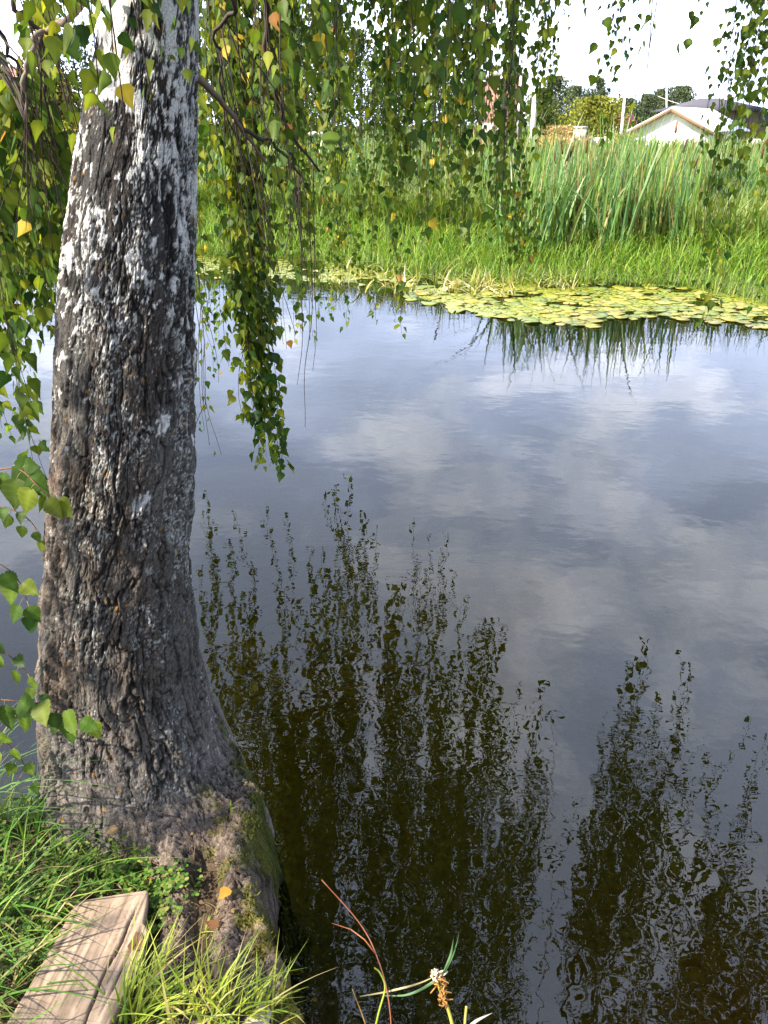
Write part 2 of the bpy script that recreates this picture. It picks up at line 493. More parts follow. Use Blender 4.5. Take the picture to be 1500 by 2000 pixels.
def hanging(tw, lf, top, tip, root=None, side=4, spread=.09, step=.030, size=.042, w=W_MIX, bare=.1, r0=.0035, wob=.03, rope=False):
    """one weeping twig bundle: stems into tw, leaves into lf"""
    top = np.asarray(top, float); tip = np.asarray(tip, float)
    L = np.linalg.norm(top - tip)
    P = stem_curve(top, tip, max(8, int(L / .07)), wob)
    if root is not None:
        k = np.linspace(0, 1, 7)[:-1, None]
        mid = (root + top) / 2 + np.array([0, 0, .12 + .15 * np.linalg.norm(root - top)])
        Pc = (1 - k)**2 * root + 2 * k * (1 - k) * mid + k**2 * P[0]
        P = np.vstack([Pc, P])
    n = len(P)
    tw.tube(P, np.linspace(r0, .0009, n), 4, TWIG)
    leaves_along(lf, P, max(bare, .15), step * 1.3, size, w)
    for s_ in range(side):
        f = rng.uniform(max(.05, bare * .8), max(.72, bare)); k = int(f * (n - 1))
        if rope: f = rng.uniform(.30, .93); k = int(f * (n - 1))
        a = P[k]
        az = rng.uniform(0, 6.28); d = rng.uniform(.3, 1.0) * spread
        zl = tip[2] + rng.uniform(.0, .55) ** 1.2 * (a[2] - tip[2])
        ll = min(a[2] - zl, rng.uniform(.5, 1.4))
        if rope: ll = min(a[2] - tip[2], rng.uniform(.25, .9))
        b = np.array([a[0] + math.cos(az) * d, a[1] + math.sin(az) * d, a[2] - ll])
        if a[2] - b[2] < .12: continue
        Q = stem_curve(a, b, max(6, int((a[2] - b[2]) / .07)), wob)
        bulge = np.sin(np.linspace(0, np.pi, len(Q))) * d * .5
        Q[:, 0] += bulge * math.cos(az); Q[:, 1] += bulge * math.sin(az)
        tw.tube(Q, np.linspace(.0016, .0007, len(Q)), 3, TWIG)
        leaves_along(lf, Q, .12, step, size, w)

# ------------------------------------------------------------------ the birch
prof = [(-40, 205, 387), (0, 203, 386), (100, 190, 386), (200, 167, 385), (300, 152, 384), (400, 141, 383), (500, 130, 381), (600, 119, 380), (700, 112, 380), (800, 107, 380),
        (900, 101, 378), (1000, 95, 373), (1100, 90, 372), (1200, 83, 380), (1300, 83, 393), (1400, 92, 420), (1480, 99, 452), (1560, 106, 486), (1640, 118, 520), (1720, 128, 545)]
def axis_y(z): return 1.56 + 0.055 * z
tz, tcx, tr = [], [], []
for py, l, r in prof:
    Yc = 1.6
    for _ in range(8): Yc = axis_y(at_y(0, py, Yc)[2])
    a = at_y(l, py, Yc); b = at_y(r, py, Yc)
    tz.append(a[2]); tcx.append((a[0] + b[0]) / 2); tr.append((b[0] - a[0]) / 2 * .985)
o_ = np.argsort(tz); tz = np.array(tz)[o_]; tcx = np.array(tcx)[o_]; tr = np.array(tr)[o_]
# extend above the frame and below the ground
zt = tz[-1]
tz = np.concatenate([[-0.6], tz, [zt + .6, zt + 1.6, zt + 3.2, zt + 5.5]])
tcx = np.concatenate([[tcx[0]], tcx, [tcx[-1] + .02, tcx[-1] + .10, tcx[-1] + .25, tcx[-1] + .5]])
tr = np.concatenate([[tr[0] * 1.02], tr, [.112, .098, .07, .02]])
def trunk_c(z): return np.interp(z, tz, tcx), axis_y(z), np.interp(z, tz, tr)
TREE0 = Vector((float(np.interp(.3, tz, tcx)), axis_y(.3), BANK_Z))
birch = empty('birch_tree', TREE0, 'weeping birch with rough grey and white trunk leaning at the water edge', 'tree')

zs = np.concatenate([np.arange(-.15, 2.45, .0034), np.arange(2.45, 7.6, .03)])
na = 380
ta = np.linspace(0, 2 * np.pi, na, endpoint=False)
ta = ta + 0.55 * np.sin(ta + np.pi / 2 - np.pi / 2 + np.pi)  # denser angles near 0
TH, ZZ = np.meshgrid(ta - np.pi / 2, zs)                    # th=-pi/2 faces the camera
cx, cy, rr = trunk_c(ZZ)
# flare of the roots near the ground
ct, st = np.cos(TH), np.sin(TH)
px_, py_ = ct * .2, st * .2
warp = (fbm(px_ * 9, py_ * 9, ZZ * 4, 3) - .5)
flare = smooth(.75, .1, ZZ)
lobes = .5 + .5 * np.cos(3 * TH + 1.2 + 1.5 * ZZ) * .6 + .8 * (fbm(px_ * 6, py_ * 6, 3.3, 2) - .5)
rad = rr * (1 + .10 * (fbm(px_ * 7, py_ * 7, ZZ * 2.4, 2) - .5))
rad = rad + flare * .03 * lobes * np.clip(-st + .3, 0, 1)
rug = smooth(2.1, 1.2, ZZ) * .65 + .35
# bark: fissures, plates, white skin, lichen
def uni(n):
    q = np.sort(n.ravel()[::37]); return np.interp(n, q, np.linspace(0, 1, len(q)))
def cover(n, frac, soft=.05): return smooth(1 - frac, 1 - frac + soft, n)
w2 = fbm(px_ * 30, py_ * 30, ZZ * 26 + 2, 3) - .5
n1 = fbm(px_ * 30 + warp * 3 + w2 * .8, py_ * 30 + warp * 2, ZZ * 6.5 + w2 * .9, 3, .5)
crack = np.clip(1 - np.abs(n1 - .5) * 22, 0, 1)
n1b = fbm(px_ * 55 + w2 * 1.2 + 7, py_ * 55, ZZ * 13 + w2 * 1.2, 3, .55)
crackb = np.clip(1 - np.abs(n1b - .5) * 20, 0, 1) * smooth(.25, .6, fbm(px_ * 14, py_ * 14 + 2, ZZ * 7, 2))
n2 = fbm(px_ * 110 + w2 * 2, py_ * 110, ZZ * 60, 3, .6)
crack2 = np.clip(1 - np.abs(n2 - .5) * 13, 0, 1)
n3 = fbm(px_ * 230, py_ * 230, ZZ * 150, 3, .65)
n4 = fbm(px_ * 24, py_ * 24, ZZ * 9 + 4, 3)
plate = smooth(.35, .65, n4)
wn_ = uni(fbm(px_ * 22 + warp * 2.2 + w2 * 1.2, py_ * 22, ZZ * 19 + 11 + warp * 2 + w2 * 1.5, 5, .66))
cov = np.interp(ZZ, [.0, .5, .8, 1.1, 1.3, 1.5, 1.68, 1.80, 1.88, 1.95, 2.02, 2.07, 2.3, 3], [.002, .006, .014, .02, .025, .035, .07, .08, .09, .14, .40, .66, .74, .8])
band = np.exp(-((ZZ - (1.985 - .16 * (ct + .1) + .06 * warp)) / .035) ** 2)
cov = cov + .5 * band + .06 * smooth(.2, .9, ct) * smooth(.9, 1.3, ZZ)
white = cover(wn_, np.clip(cov, .001, .93), .05)
wsm = uni(fbm(px_ * 62 + w2 * 2, py_ * 62 + 4, ZZ * 50 + w2 * 2, 4, .62))
cov2 = np.interp(ZZ, [.6, 1.0, 1.3, 1.5, 1.7, 1.9, 2.05], [.0, .01, .025, .09, .17, .22, .2]) * (.35 + 1.3 * smooth(.25, .75, uni(fbm(px_ * 12, py_ * 12 + 3, ZZ * 9, 3))))
white = np.maximum(white, cover(wsm, np.clip(cov2, .001, .6), .05))
dia = uni(fbm(px_ * 12 + 3, py_ * 12, ZZ * 12, 4, .55))
white = white * (1 - cover(dia, .22, .04) * smooth(1.97, 2.03, ZZ))
white = np.clip(white, 0, 1) * (1 - .85 * crack * smooth(2.05, 1.8, ZZ)) * (1 - .4 * crackb * smooth(2.05, 1.8, ZZ))
fl = uni(fbm(px_ * 210, py_ * 210, ZZ * 190, 3, .6))
flz = uni(fbm(px_ * 15 + 9, py_ * 15, ZZ * 7, 3))
fcov = np.interp(ZZ, [.2, .5, .8, 1.1, 1.5, 1.8, 2.0], [.03, .04, .06, .13, .16, .15, .12]) * (.25 + 1.5 * smooth(.3, .8, flz)) * (1 + .6 * np.clip(ct, -.6, 1))
fleck = cover(fl, np.clip(fcov, .01, .7), .06)
fl2 = uni(fbm(px_ * 70 + 5, py_ * 70, ZZ * 40, 3, .6))
fleck = np.clip((fleck + .7 * cover(fl2, fcov * .35, .03)) * (1 - crack) * (1 - .6 * crack2), 0, 1)
disp = rug * (-.0075 * crack - .004 * crackb - .0025 * crack2 + .009 * (plate - .5)) + .0035 * (n3 - .5) * rug + .006 * (w2) * rug + .0010 * fleck
disp = disp * (1 - .75 * white * smooth(1.7, 2.0, ZZ)) + .0015 * white
knot = np.exp(-(((ZZ - 1.10) / .03) ** 2 + ((TH + 1.15) / .16) ** 2))
knot2 = np.exp(-(((ZZ - 1.50) / .030) ** 2 + ((TH + 1.9) / .11) ** 2))
disp = disp + .014 * knot2 - .03 * np.exp(-(((ZZ - 1.506) / .011) ** 2 + ((TH + 1.9) / .04) ** 2)) - .016 * knot * n2
rad = rad + disp * smooth(8, 6, ZZ)
V = np.stack([cx + rad * ct, cy + rad * st, ZZ], -1).reshape(-1, 3)
brown = np.array([.098, .080, .066]); grey = np.array([.108, .098, .086])
mixn = smooth(.35, .65, fbm(px_ * 11, py_ * 11 + 5, ZZ * 4, 3))[..., None]
Cb = brown * (1 - mixn) + grey * mixn
sun_warm = np.array([.21, .145, .10])
wl = (smooth(.3, -.7, ct) * smooth(.42, .58, fbm(px_ * 16, py_ * 16, ZZ * 6 + 2, 3)))[..., None]  # warm sunlight patches painted into the bark on its left, sunward side
wl = wl * smooth(1.5, 1.15, ZZ)[..., None]; Cb = Cb * (1 - .45 * wl) + sun_warm * .45 * wl
low = smooth(.75, .42, ZZ)[..., None]
Cb = Cb * (1 - .5 * low) + np.array([.19, .165, .145]) * .5 * low
Cb = Cb * (.35 + 1.3 * n3)[..., None]
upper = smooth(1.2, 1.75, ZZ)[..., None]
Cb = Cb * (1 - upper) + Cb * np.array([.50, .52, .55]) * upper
Cb = Cb * (1 - .85 * crack)[..., None] * (1 - .6 * crackb)[..., None] * (1 - .6 * crack2 * rug)[..., None]
fc = np.array([.43, .43, .40]) * (.55 + .9 * n2)[..., None]
Cb = Cb * (1 - fleck[..., None] * .8) + fc * fleck[..., None] * .8
len_ = cover(uni(fbm(px_ * 9, py_ * 9, ZZ * 210, 2, .5)), .12, .06)
Cw = np.array([.62, .60, .565]) * (1 - .5 * len_ * smooth(1.6, 1.9, ZZ))[..., None] * (.75 + .4 * n3)[..., None]
Cb = Cb * (1 - white[..., None]) + Cw * white[..., None]
orl = cover(uni(fbm(px_ * 70 + 8, py_ * 70, ZZ * 60, 2)), .006, .004)[..., None]
Cb = Cb * (1 - orl * .8) + np.array([.36, .18, .03]) * orl * .8
nz_, na_ = ZZ.shape
i = np.arange(nz_ - 1)[:, None] * na_; j = np.arange(na_)[None]; j2 = (j + 1) % na_
F = np.stack([i + j, i + j2, i + na_ + j2, i + na_ + j], -1).reshape(-1, 4)
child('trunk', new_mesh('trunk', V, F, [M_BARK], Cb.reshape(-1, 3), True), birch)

# root plate along the bank edge
gx = np.arange(-.98, -.10, .0048); gy = np.arange(.70, 1.80, .0048)
X, Y = np.meshgrid(gx, gy); nx = len(gx); ny = len(gy)
d = edge_dist(X, Y) + .045 * (fbm(X * 9, Y * 9, 6.6, 3) - .5) + .022 * (fbm(X * 34, Y * 34, 2.6, 3) - .5)
bx = np.interp(Y, [.6, .92, 1.06, 1.22, 1.30, 1.38, 1.6, 1.8], [-.50, -.51, -.51, -.52, -.60, -.82, -.95, -.95]) + .05 * (fbm(X * 9, Y * 9, 2.2, 3) - .5)
inl = smooth(-.05, .045, X - bx)
tcx0, tcy0 = TREE0.x, TREE0.y
dt = np.hypot(X - tcx0, Y - tcy0) - .21
ang = np.arctan2(Y - tcy0, X - tcx0)
top = BANK_Z + .035 + .12 * np.exp(-np.clip(dt, 0, 9) / .055) * smooth(-.05, .1, X - bx)
ridge = fbm(np.cos(ang) * 5 + 3, np.sin(ang) * 5, dt * 1.5, 3)
top = top + .075 * (ridge - .5) * smooth(0, .25, dt)
# a straight root along the edge and a hollow beside it
rl = np.interp(Y, [.7, .95, 1.1, 1.3, 1.45], [-.26, -.30, -.345, -.365, -.36])
top = top + .035 * np.exp(-((X - rl) / .030) ** 2) * smooth(1.5, 1.38, Y) * smooth(.8, .95, Y)
top = top - .040 * np.exp(-((X - rl + .055) / .030) ** 2) * smooth(1.40, 1.30, Y) * smooth(.98, 1.1, Y)
w1 = fbm(X * 16, Y * 16, 1.0, 3) - .5
rn = fbm(X * 48 + w1 * 7, Y * 34 + w1 * 7, 3.3, 5, .66); rn2 = fbm(X * 230 + w1 * 5, Y * 190, 8.1, 4, .7)
rc = np.clip(1 - np.abs(rn - .5) * 14, 0, 1)
rc = np.maximum(rc, .8 * np.clip(1 - np.abs(fbm(X * 110 + w1 * 5, Y * 90, 5.1, 3, .6) - .5) * 13, 0, 1))
prf = smooth(-.055, .030, d)
Z = -.35 + (top + .35) * prf
Z = Z + (-.009 * rc + .020 * (rn - .5) + .016 * (rn2 - .5)) * prf
Z = np.where(inl < 1, Z * inl + (BANK_Z - .06) * (1 - inl) * (d > 0) + (1 - inl) * (d <= 0) * -.4, Z)
tone = smooth(.3, .7, fbm(X * 7, Y * 7, 5.5, 4))[..., None]
Cr = np.array([.13, .10, .08]) * (1 - tone) + np.array([.25, .185, .14]) * tone
Cr = Cr * (.3 + 1.4 * rn2)[..., None] * (1 - .75 * rc)[..., None]
greyb = (np.exp(-np.clip(dt, 0, 9) / .07) * .8)[..., None]
Cr = Cr * (1 - greyb) + np.array([.16, .148, .135]) * (1 - .7 * rc)[..., None] * (.3 + 1.4 * rn2)[..., None] * greyb
moss = smooth(.075, .01, d + .10 * (fbm(X * 22, Y * 22, 9.9, 3) - .5)) * smooth(.40, .55, fbm(X * 35, Y * 35, 2.9, 3) + .12)
moss2 = smooth(.60, .68, fbm(X * 16, Y * 16, 12.9, 4)) * smooth(.25, .05, d)
moss = np.clip(moss + moss2 * .8, 0, 1)
mc = np.array([.065, .075, .012]) * (1 - tone) + np.array([.17, .145, .02]) * tone
Cr = Cr * (1 - moss[..., None] * .9) + mc * moss[..., None] * .9
wet = smooth(.06, .01, Z)[..., None]
Cr = Cr * (1 - .6 * wet)
Z = Z + .006 * moss * (rn2)
stp = smooth(-.075, -.03, d) * smooth(.06, .0, d)
X0_, Y0_ = X, Y
X = X + stp * (.050 * (fbm(X0_ * 8, Y0_ * 17, Z * 17, 4, .6) - .5) + .03 * (fbm(Y0_ * 40, Z * 40, 1.5, 3, .6) - .5))
Y = Y + stp * .03 * (fbm(X0_ * 8 + 5, Y0_ * 17, Z * 17, 4, .6) - .5)
i = np.arange(nx - 1)[None] + np.arange(ny - 1)[:, None] * nx
F = np.stack([i, i + 1, i + nx + 1, i + nx], -1).reshape(-1, 4)
keepf = (d.ravel()[F] > -.075).any(1); F = F[keepf]
ROOTZ = (gx, gy, Z)
def root_z(x, y):
    ix = int(np.clip(np.searchsorted(gx_r, x), 0, len(gx_r) - 1)); iy = int(np.clip(np.searchsorted(gy_r, y), 0, len(gy_r) - 1))
    return float(max(Zr[iy, ix], bank_z(np.array([x]), np.array([y]))[0]))
gx_r, gy_r, Zr = gx, gy, Z
mossmask = moss.copy(); d_root = d.copy()
child('root', new_mesh('root', np.stack([X, Y, Z], -1).reshape(-1, 3), F, [M_ROOT], Cr.reshape(-1, 3), True), birch)

# limbs: polylines from the trunk; visible ones first
def tp(z): c = trunk_c(z); return np.array([float(c[0]), float(c[1]), z])
LIMB = []
def curve(pts, n=40):
    pts = np.array(pts, float)
    # Catmull-Rom
    P = np.vstack([2 * pts[0] - pts[1], pts, 2 * pts[-1] - pts[-2]])
    out = []
    m = len(pts) - 1
    for k in range(m):
        p0, p1, p2, p3 = P[k:k + 4]
        for t in np.linspace(0, 1, max(3, n // m), endpoint=(k == m - 1)):
            out.append(.5 * (2 * p1 + (p2 - p0) * t + (2 * p0 - 5 * p1 + 4 * p2 - p3) * t * t + (3 * p1 - p0 - 3 * p2 + p3) * t ** 3))
    return np.array(out)
LIMBCOL = (.055, .040, .032)
def limb(pts, r0, r1, n=40, colr=LIMBCOL, anchor=True):
    P = curve(pts, n)
    if anchor:
        P[2:-1] += rng.normal(size=(len(P) - 3, 3)) * .006
    else:
        tt = np.linspace(0, 1, len(P)); f_ = np.sin(np.pi * tt)
        for k in range(3): P[:, k] += f_ * (.006 * np.sin(tt * 23 + rng.uniform(0, 6)) + .004 * np.sin(tt * 47 + rng.uniform(0, 6)))
    mb = MB(); mb.tube(P, np.linspace(r0, r1, len(P)), 7, colr)
    child('limb', mb.mesh('limb', [M_TWIG], True), birch)
    if anchor: LIMB.append(P)
    return P
# high carrying limbs out over the water
limb([tp(2.7), (-.2, 2.3, 3.6), (.2, 3.2, 4.3), (.55, 4.3, 4.3), (.8, 5.4, 3.5)], .035, .006)
limb([tp(3.1), (.1, 2.0, 4.1), (.9, 2.9, 4.6), (1.5, 3.8, 4.2), (1.9, 4.6, 3.4)], .034, .006)
limb([tp(2.6), (-.35, 2.6, 3.2), (-.4, 3.6, 3.7), (-.4, 4.8, 3.5), (-.35, 5.7, 2.7)], .032, .006)
limb([tp(3.5), (.6, 1.8, 4.7), (1.7, 2.6, 4.9), (2.6, 3.5, 4.3), (2.95, 4.1, 3.6)], .034, .005)
limb([tp(4.2), (-.2, 2.5, 5.4), (.2, 3.7, 6.0), (.5, 4.9, 5.6), (.7, 5.8, 4.8)], .036, .006)
limb([tp(4.8), (.4, 2.2, 6.2), (1.2, 3.1, 6.8), (1.9, 4.0, 6.4), (2.4, 4.7, 5.6)], .034, .006)
limb([tp(2.9), (-1.1, 2.2, 3.6), (-1.7, 2.9, 3.8), (-2.3, 3.6, 3.3), (-2.6, 4.1, 2.6)], .034, .006)
limb([tp(3.4), (-1.5, 1.8, 4.2), (-2.5, 2.0, 4.4), (-3.4, 2.2, 3.7), (-3.9, 2.3, 2.9)], .034, .006)
limb([tp(3.0), (-1.0, .6, 4.1), (-2.2, -.6, 4.8), (-3.6, -1.2, 4.6), (-4.7, -1.3, 3.8)], .036, .006)
limb([tp(4.4), (-1.6, 1.6, 5.6), (-3.0, 1.3, 6.4), (-4.3, .5, 6.5), (-5.4, -.6, 5.9)], .036, .006)
limb([tp(3.2), (-.8, 1.0, 4.0), (-1.1, .1, 4.4), (-1.5, -.8, 4.0), (-1.7, -1.5, 3.2)], .034, .006)
limb([tp(3.9), (-.1, .9, 4.8), (.4, .0, 5.1), (.8, -.8, 4.6), (1.0, -1.4, 3.8)], .034, .006)
limb([tp(5.6), (-1.0, 1.2, 6.9), (-1.8, .7, 7.4), (-2.6, .2, 7.0), (-3.1, -.1, 6.2)], .03, .006)
limb([tp(5.2), (-.9, 2.4, 6.6), (-1.2, 3.3, 7.0), (-1.5, 4.2, 6.5), (-1.7, 4.8, 5.7)], .03, .006)
# limbs seen in the photograph
GREYL = (.17, .13, .10)
LA = limb([at_y(382, 148, 1.72), at_y(430, 196, 1.86), at_y(470, 250, 1.96), at_y(500, 292, 2.05), at_y(520, 320, 2.1)], .0075, .003, 24, GREYL, False)
LB = limb([tp(2.45), at_y(500, -60, 2.1), at_y(520, 60, 2.2), at_y(540, 190, 2.3), at_y(575, 270, 2.35), at_y(625, 335, 2.4)], .010, .003, 40, LIMBCOL, False)
LC = limb([at_y(475, 252, 1.97), at_y(520, 275, 2.05), at_y(560, 300, 2.15), at_y(585, 340, 2.2), at_y(600, 390, 2.2)], .005, .002, 24, LIMBCOL, False)
LD = limb([tp(2.13) + np.array([-.1, 0, 0]), at_y(130, 44, 1.60), at_y(95, 52, 1.60), at_y(62, 92, 1.58), at_y(50, 150, 1.58), at_y(50, 225, 1.60), at_y(56, 268, 1.62)], .0065, .0025, 36, GREYL, False)
LE = limb([tp(2.5) , at_y(30, -60, 1.66), at_y(55, 30, 1.68), at_y(82, 100, 1.70), at_y(86, 170, 1.72), at_y(98, 235, 1.74)], .006, .002, 36, LIMBCOL, False)
LF = limb([tp(2.6), at_y(-30, -20, 1.9), at_y(-5, 60, 1.9), at_y(30, 120, 1.92), at_y(45, 200, 1.95), at_y(55, 285, 2.0)], .006, .002, 36, LIMBCOL, False)
LG = limb([tp(2.5), at_y(455, -40, 1.8), at_y(425, 60, 1.9), at_y(432, 140, 1.95), at_y(440, 260, 2.0)], .006, .002, 30, LIMBCOL, False)
VIS = [LA, LB, LC, LD, LE, LF, LG]
for k, P in enumerate(VIS): pass

ALLP = np.vstack(LIMB)
def nearest_limb(p):
    q = ALLP[np.argmin(np.linalg.norm((ALLP - p) * np.array([1, 1, .6]), axis=1))]
    return q
def strand(px, py, Y, top=None, **kw):
    tip = at_y(px, py, Y)
    ttop = top if top is not None else tip[2] + 2.4
    t_ = np.array([tip[0] + rng.normal() * .06, Y + rng.normal() * .08, ttop])
    return t_, tip, kw
S = []
def add(px, py, Y, top=None, **kw): S.append(strand(px, py, Y, top, **kw))
# left of the trunk
for px, py, Y in [(20, 850, 2.5), (62, 775, 2.6), (95, 640, 2.5), (40, 600, 2.9), (110, 560, 2.8), (75, 500, 2.4), (15, 560, 2.3), (-20, 700, 2.6), (-60, 640, 2.5), (50, 690, 3.2), (100, 480, 3.0), (25, 470, 2.2)]:
    add(px, py, Y, at_y(px, 255 + rng.uniform(-30, 50), Y)[2], side=11, spread=.15, step=.028, size=.048, bare=.16)
# in front of the trunk
for px, py, Y, tp_ in [(165, 190, 1.28, 2.5), (200, 185, 1.26, 2.5), (150, 285, 1.27, 2.5), (235, 170, 1.30, 2.5), (270, 325, 1.28, 2.5), (315, 245, 1.27, 2.45), (335, 60, 1.3, 2.4), (185, 90, 1.22, 2.4)]:
    add(px, py, Y, tp_, side=4 if px < 240 else 1, spread=.045, step=.026 if px < 240 else .075, size=.036, w=W_YEL, wob=.02)
# main curtain right of the trunk (tips read off the photograph)
add(430, 885, 2.9, 2.5, side=7, spread=.06, step=.075, size=.032, w=W_YEL, bare=.55, rope=True)
add(400, 870, 2.6, 2.5, side=3, spread=.06, step=.4, bare=.3)
add(415, 640, 2.7, 2.6, side=7, spread=.10, step=.06, size=.036, w=W_YEL)
add(440, 500, 2.5, 2.6, side=7, spread=.10, step=.045, size=.036, w=W_YEL)
add(522, 905, 2.95, 3.1, side=24, spread=.075, step=.015, size=.050, rope=True)
add(505, 800, 2.9, 3.0, side=20, spread=.07, step=.016, size=.046, w=W_YEL, rope=True)
add(535, 640, 3.0, 3.0, side=16, spread=.08, step=.018, size=.050, rope=True)
add(500, 560, 3.1, 3.0, side=9, spread=.08, step=.028, size=.042)
add(575, 680, 3.4, 3.0, side=3, spread=.10, step=.06, size=.044)
add(548, 430, 3.0, 3.0, side=9, spread=.12, step=.025)
add(590, 430, 3.6, 3.1, side=9, spread=.14, step=.027)
add(655, 612, 5.6, 3.6, side=13, spread=.18, step=.023, size=.042, rope=True)
add(672, 520, 5.3, 3.6, side=12, spread=.16, step=.025, size=.042, w=W_YEL, rope=True)
add(640, 470, 5.0, 3.6, side=11, spread=.16, step=.025, size=.042)
add(700, 420, 5.2, 3.7, side=11, spread=.18, step=.027, size=.042)
add(745, 400, 4.8, 3.7, side=11, spread=.18, step=.027, size=.042)
add(822, 598, 5.3, 3.7, side=9, spread=.10, step=.06, size=.042, w=W_YEL, bare=.25)
add(836, 480, 4.4, 3.7, side=11, spread=.14, step=.027, size=.042)
add(880, 492, 5.6, 3.7, side=12, spread=.18, step=.027, size=.043)
add(858, 420, 3.6, 3.4, side=10, spread=.12, step=.029, size=.042)
add(940, 470, 4.9, 3.7, side=11, spread=.16, step=.027, size=.042)
add(1002, 505, 4.5, 3.6, side=12, spread=.13, step=.025, size=.042, rope=True)
add(985, 420, 3.9, 3.5, side=11, spread=.14, step=.027, size=.042)
add(930, 360, 3.2, 3.3, side=10, spread=.14, step=.029, size=.042)
add(1012, 300, 3.4, 3.4, side=9, spread=.10, step=.029, size=.042)
add(1052, 205, 4.8, 3.9, side=12, spread=.11, step=.023, size=.042, rope=True)
add(1072, 120, 4.9, 3.9, side=9, spread=.12, step=.027, size=.042)
add(1108, 66, 4.7, 3.9, side=3, spread=.06, step=.05, size=.034)
add(1158, 142, 3.4, 3.6, side=3, spread=.08, step=.06, size=.044)
add(1178, 305, 4.5, 3.9, side=8, spread=.08, step=.06, size=.042, bare=.2)
add(1228, 250, 4.3, 3.9, side=3, spread=.07, step=.05, size=.042)
add(1245, 210, 2.1, 3.0, side=2, spread=.05, step=.07, size=.042)
add(1262, 95, 1.8, 2.9, side=1, spread=.05, step=.06, size=.043, w=W_YEL)
add(1342, 98, 3.2, 3.6, side=2, spread=.05, step=.09, size=.044)
add(1372, 640, 3.95, 3.8, side=8, spread=.07, step=.05, size=.042, bare=.45)
add(1352, 520, 4.0, 3.8, side=9, spread=.10, step=.045, size=.042, bare=.5)
add(1430, 440, 4.1, 3.9, side=12, spread=.12, step=.025, size=.042)
add(1462, 330, 3.6, 3.7, side=11, spread=.12, step=.027, size=.042)
add(1405, 330, 4.2, 3.8, side=8, spread=.10, step=.045, size=.042, bare=.3)
add(1490, 595, 3.9, 3.8, side=10, spread=.10, step=.029, size=.042)
add(1500, 280, 2.6, 3.3, side=9, spread=.12, step=.04, size=.042, w=W_YEL)
add(1560, 520, 3.5, 3.7, side=11, spread=.12, step=.027, size=.042)
add(1640, 480, 3.4, 3.7, side=11, spread=.12, step=.027, size=.042)
# far strands, low over the river
def addr(px, py, Y, **kw):
    d = ray(px, py); h = -d[2] / d[1] * Y - CAM_H; x = d[0] / d[1] * Y
    tip = np.array([x, Y, h]); S.append((np.array([x + rng.normal() * .06, Y + rng.normal() * .08, 3.7]), tip, kw))
for px, py, Y in [(400, 960, 4.9), (470, 1010, 5.0), (535, 1000, 5.1), (600, 1060, 4.8), (450, 1080, 4.4), (630, 1090, 4.6), (735, 1040, 5.0), (690, 930, 5.6), (765, 1140, 4.4), ]:
    addr(px, py, Y, side=14, spread=.13, step=.026, size=.048, bare=.02)
for px, py, Y in [(1058, 1330, 4.6), (1490, 1430, 3.6), (1462, 1400, 3.7), (1540, 1420, 3.5), (1245, 1330, 4.15), (1345, 1300, 3.95)]: addr(px, py, Y, side=4, spread=.10, step=.045, size=.044)
# curtain filling the top of the frame
for k, px in enumerate([575, 590, 652, 704, 765, 778, 838, 880, 905, 945, 992]):
    add(px + rng.uniform(-8, 8), rng.uniform(280, 500), rng.uniform(2.8, 4.6), 3.3 + rng.uniform(0, .6), side=10, spread=.085, step=.028, size=.047)
for k, px in enumerate(np.linspace(600, 970, 5)):
    add(px + rng.uniform(-14, 14), rng.uniform(240, 430), rng.uniform(1.75, 2.4), 2.9 + rng.uniform(0, .3), side=5, spread=.10, step=.040, size=.046)
for px in np.linspace(395, 560, 7):
    add(px + rng.uniform(-8, 8), rng.uniform(300, 520), rng.uniform(2.2, 3.6), 2.9 + rng.uniform(0, .4), side=5, spread=.10, step=.040, size=.036, w=W_YEL, bare=.2)
print('strands', len(S))
nleaf = 0
for t_, tip, kw in S[:100]:
    tw = MB(); lf = MB()
    near = nearest_limb(t_)
    if t_[2] < 2.2 or np.linalg.norm(near - t_) > 2.2: rt = None
    else: rt = near
    if rt is None:
        c = VIS[3] if t_[0] < -.6 else VIS[1]
        kk = np.argsort(np.linalg.norm(c - t_, axis=1))[:16]; q = c[kk[rng.integers(len(kk))]]; rt = q
        kw = dict(kw, r0=.0022)
    hanging(tw, lf, t_, tip, root=rt, **kw)
    b = child('hanging_branch', tw.mesh('hanging_branch', [M_TWIG]), birch)
    if lf.n: 
        nleaf += lf.n // 12
        child('leaves', lf.mesh('leaves', [M_LEAF]), b)
# bare twigs, upper left
tw = MB()
for k in range(26):
    c = VIS[rng.choice([3, 4, 5])]; q = c[rng.integers(8, len(c))]
    e = q + np.array([rng.uniform(-.12, .12), rng.uniform(-.02, .15), -rng.uniform(.15, .45)])
    tw.tube(stem_curve(q, e, 14, .10), np.linspace(.0018, .0007, 14), 4, TWIG)
for k in range(26):
    c = VIS[rng.choice([0, 1, 2, 6])]; q = c[rng.integers(8, len(c))]
    e = q + np.array([rng.uniform(-.10, .14), rng.uniform(-.02, .2), -rng.uniform(.2, .7)])
    tw.tube(stem_curve(q, e, 16, .08), np.linspace(.0018, .0007, 16), 4, TWIG)
child('bare_twigs', tw.mesh('bare_twigs', [M_TWIG]), birch)['kind'] = 'stuff'
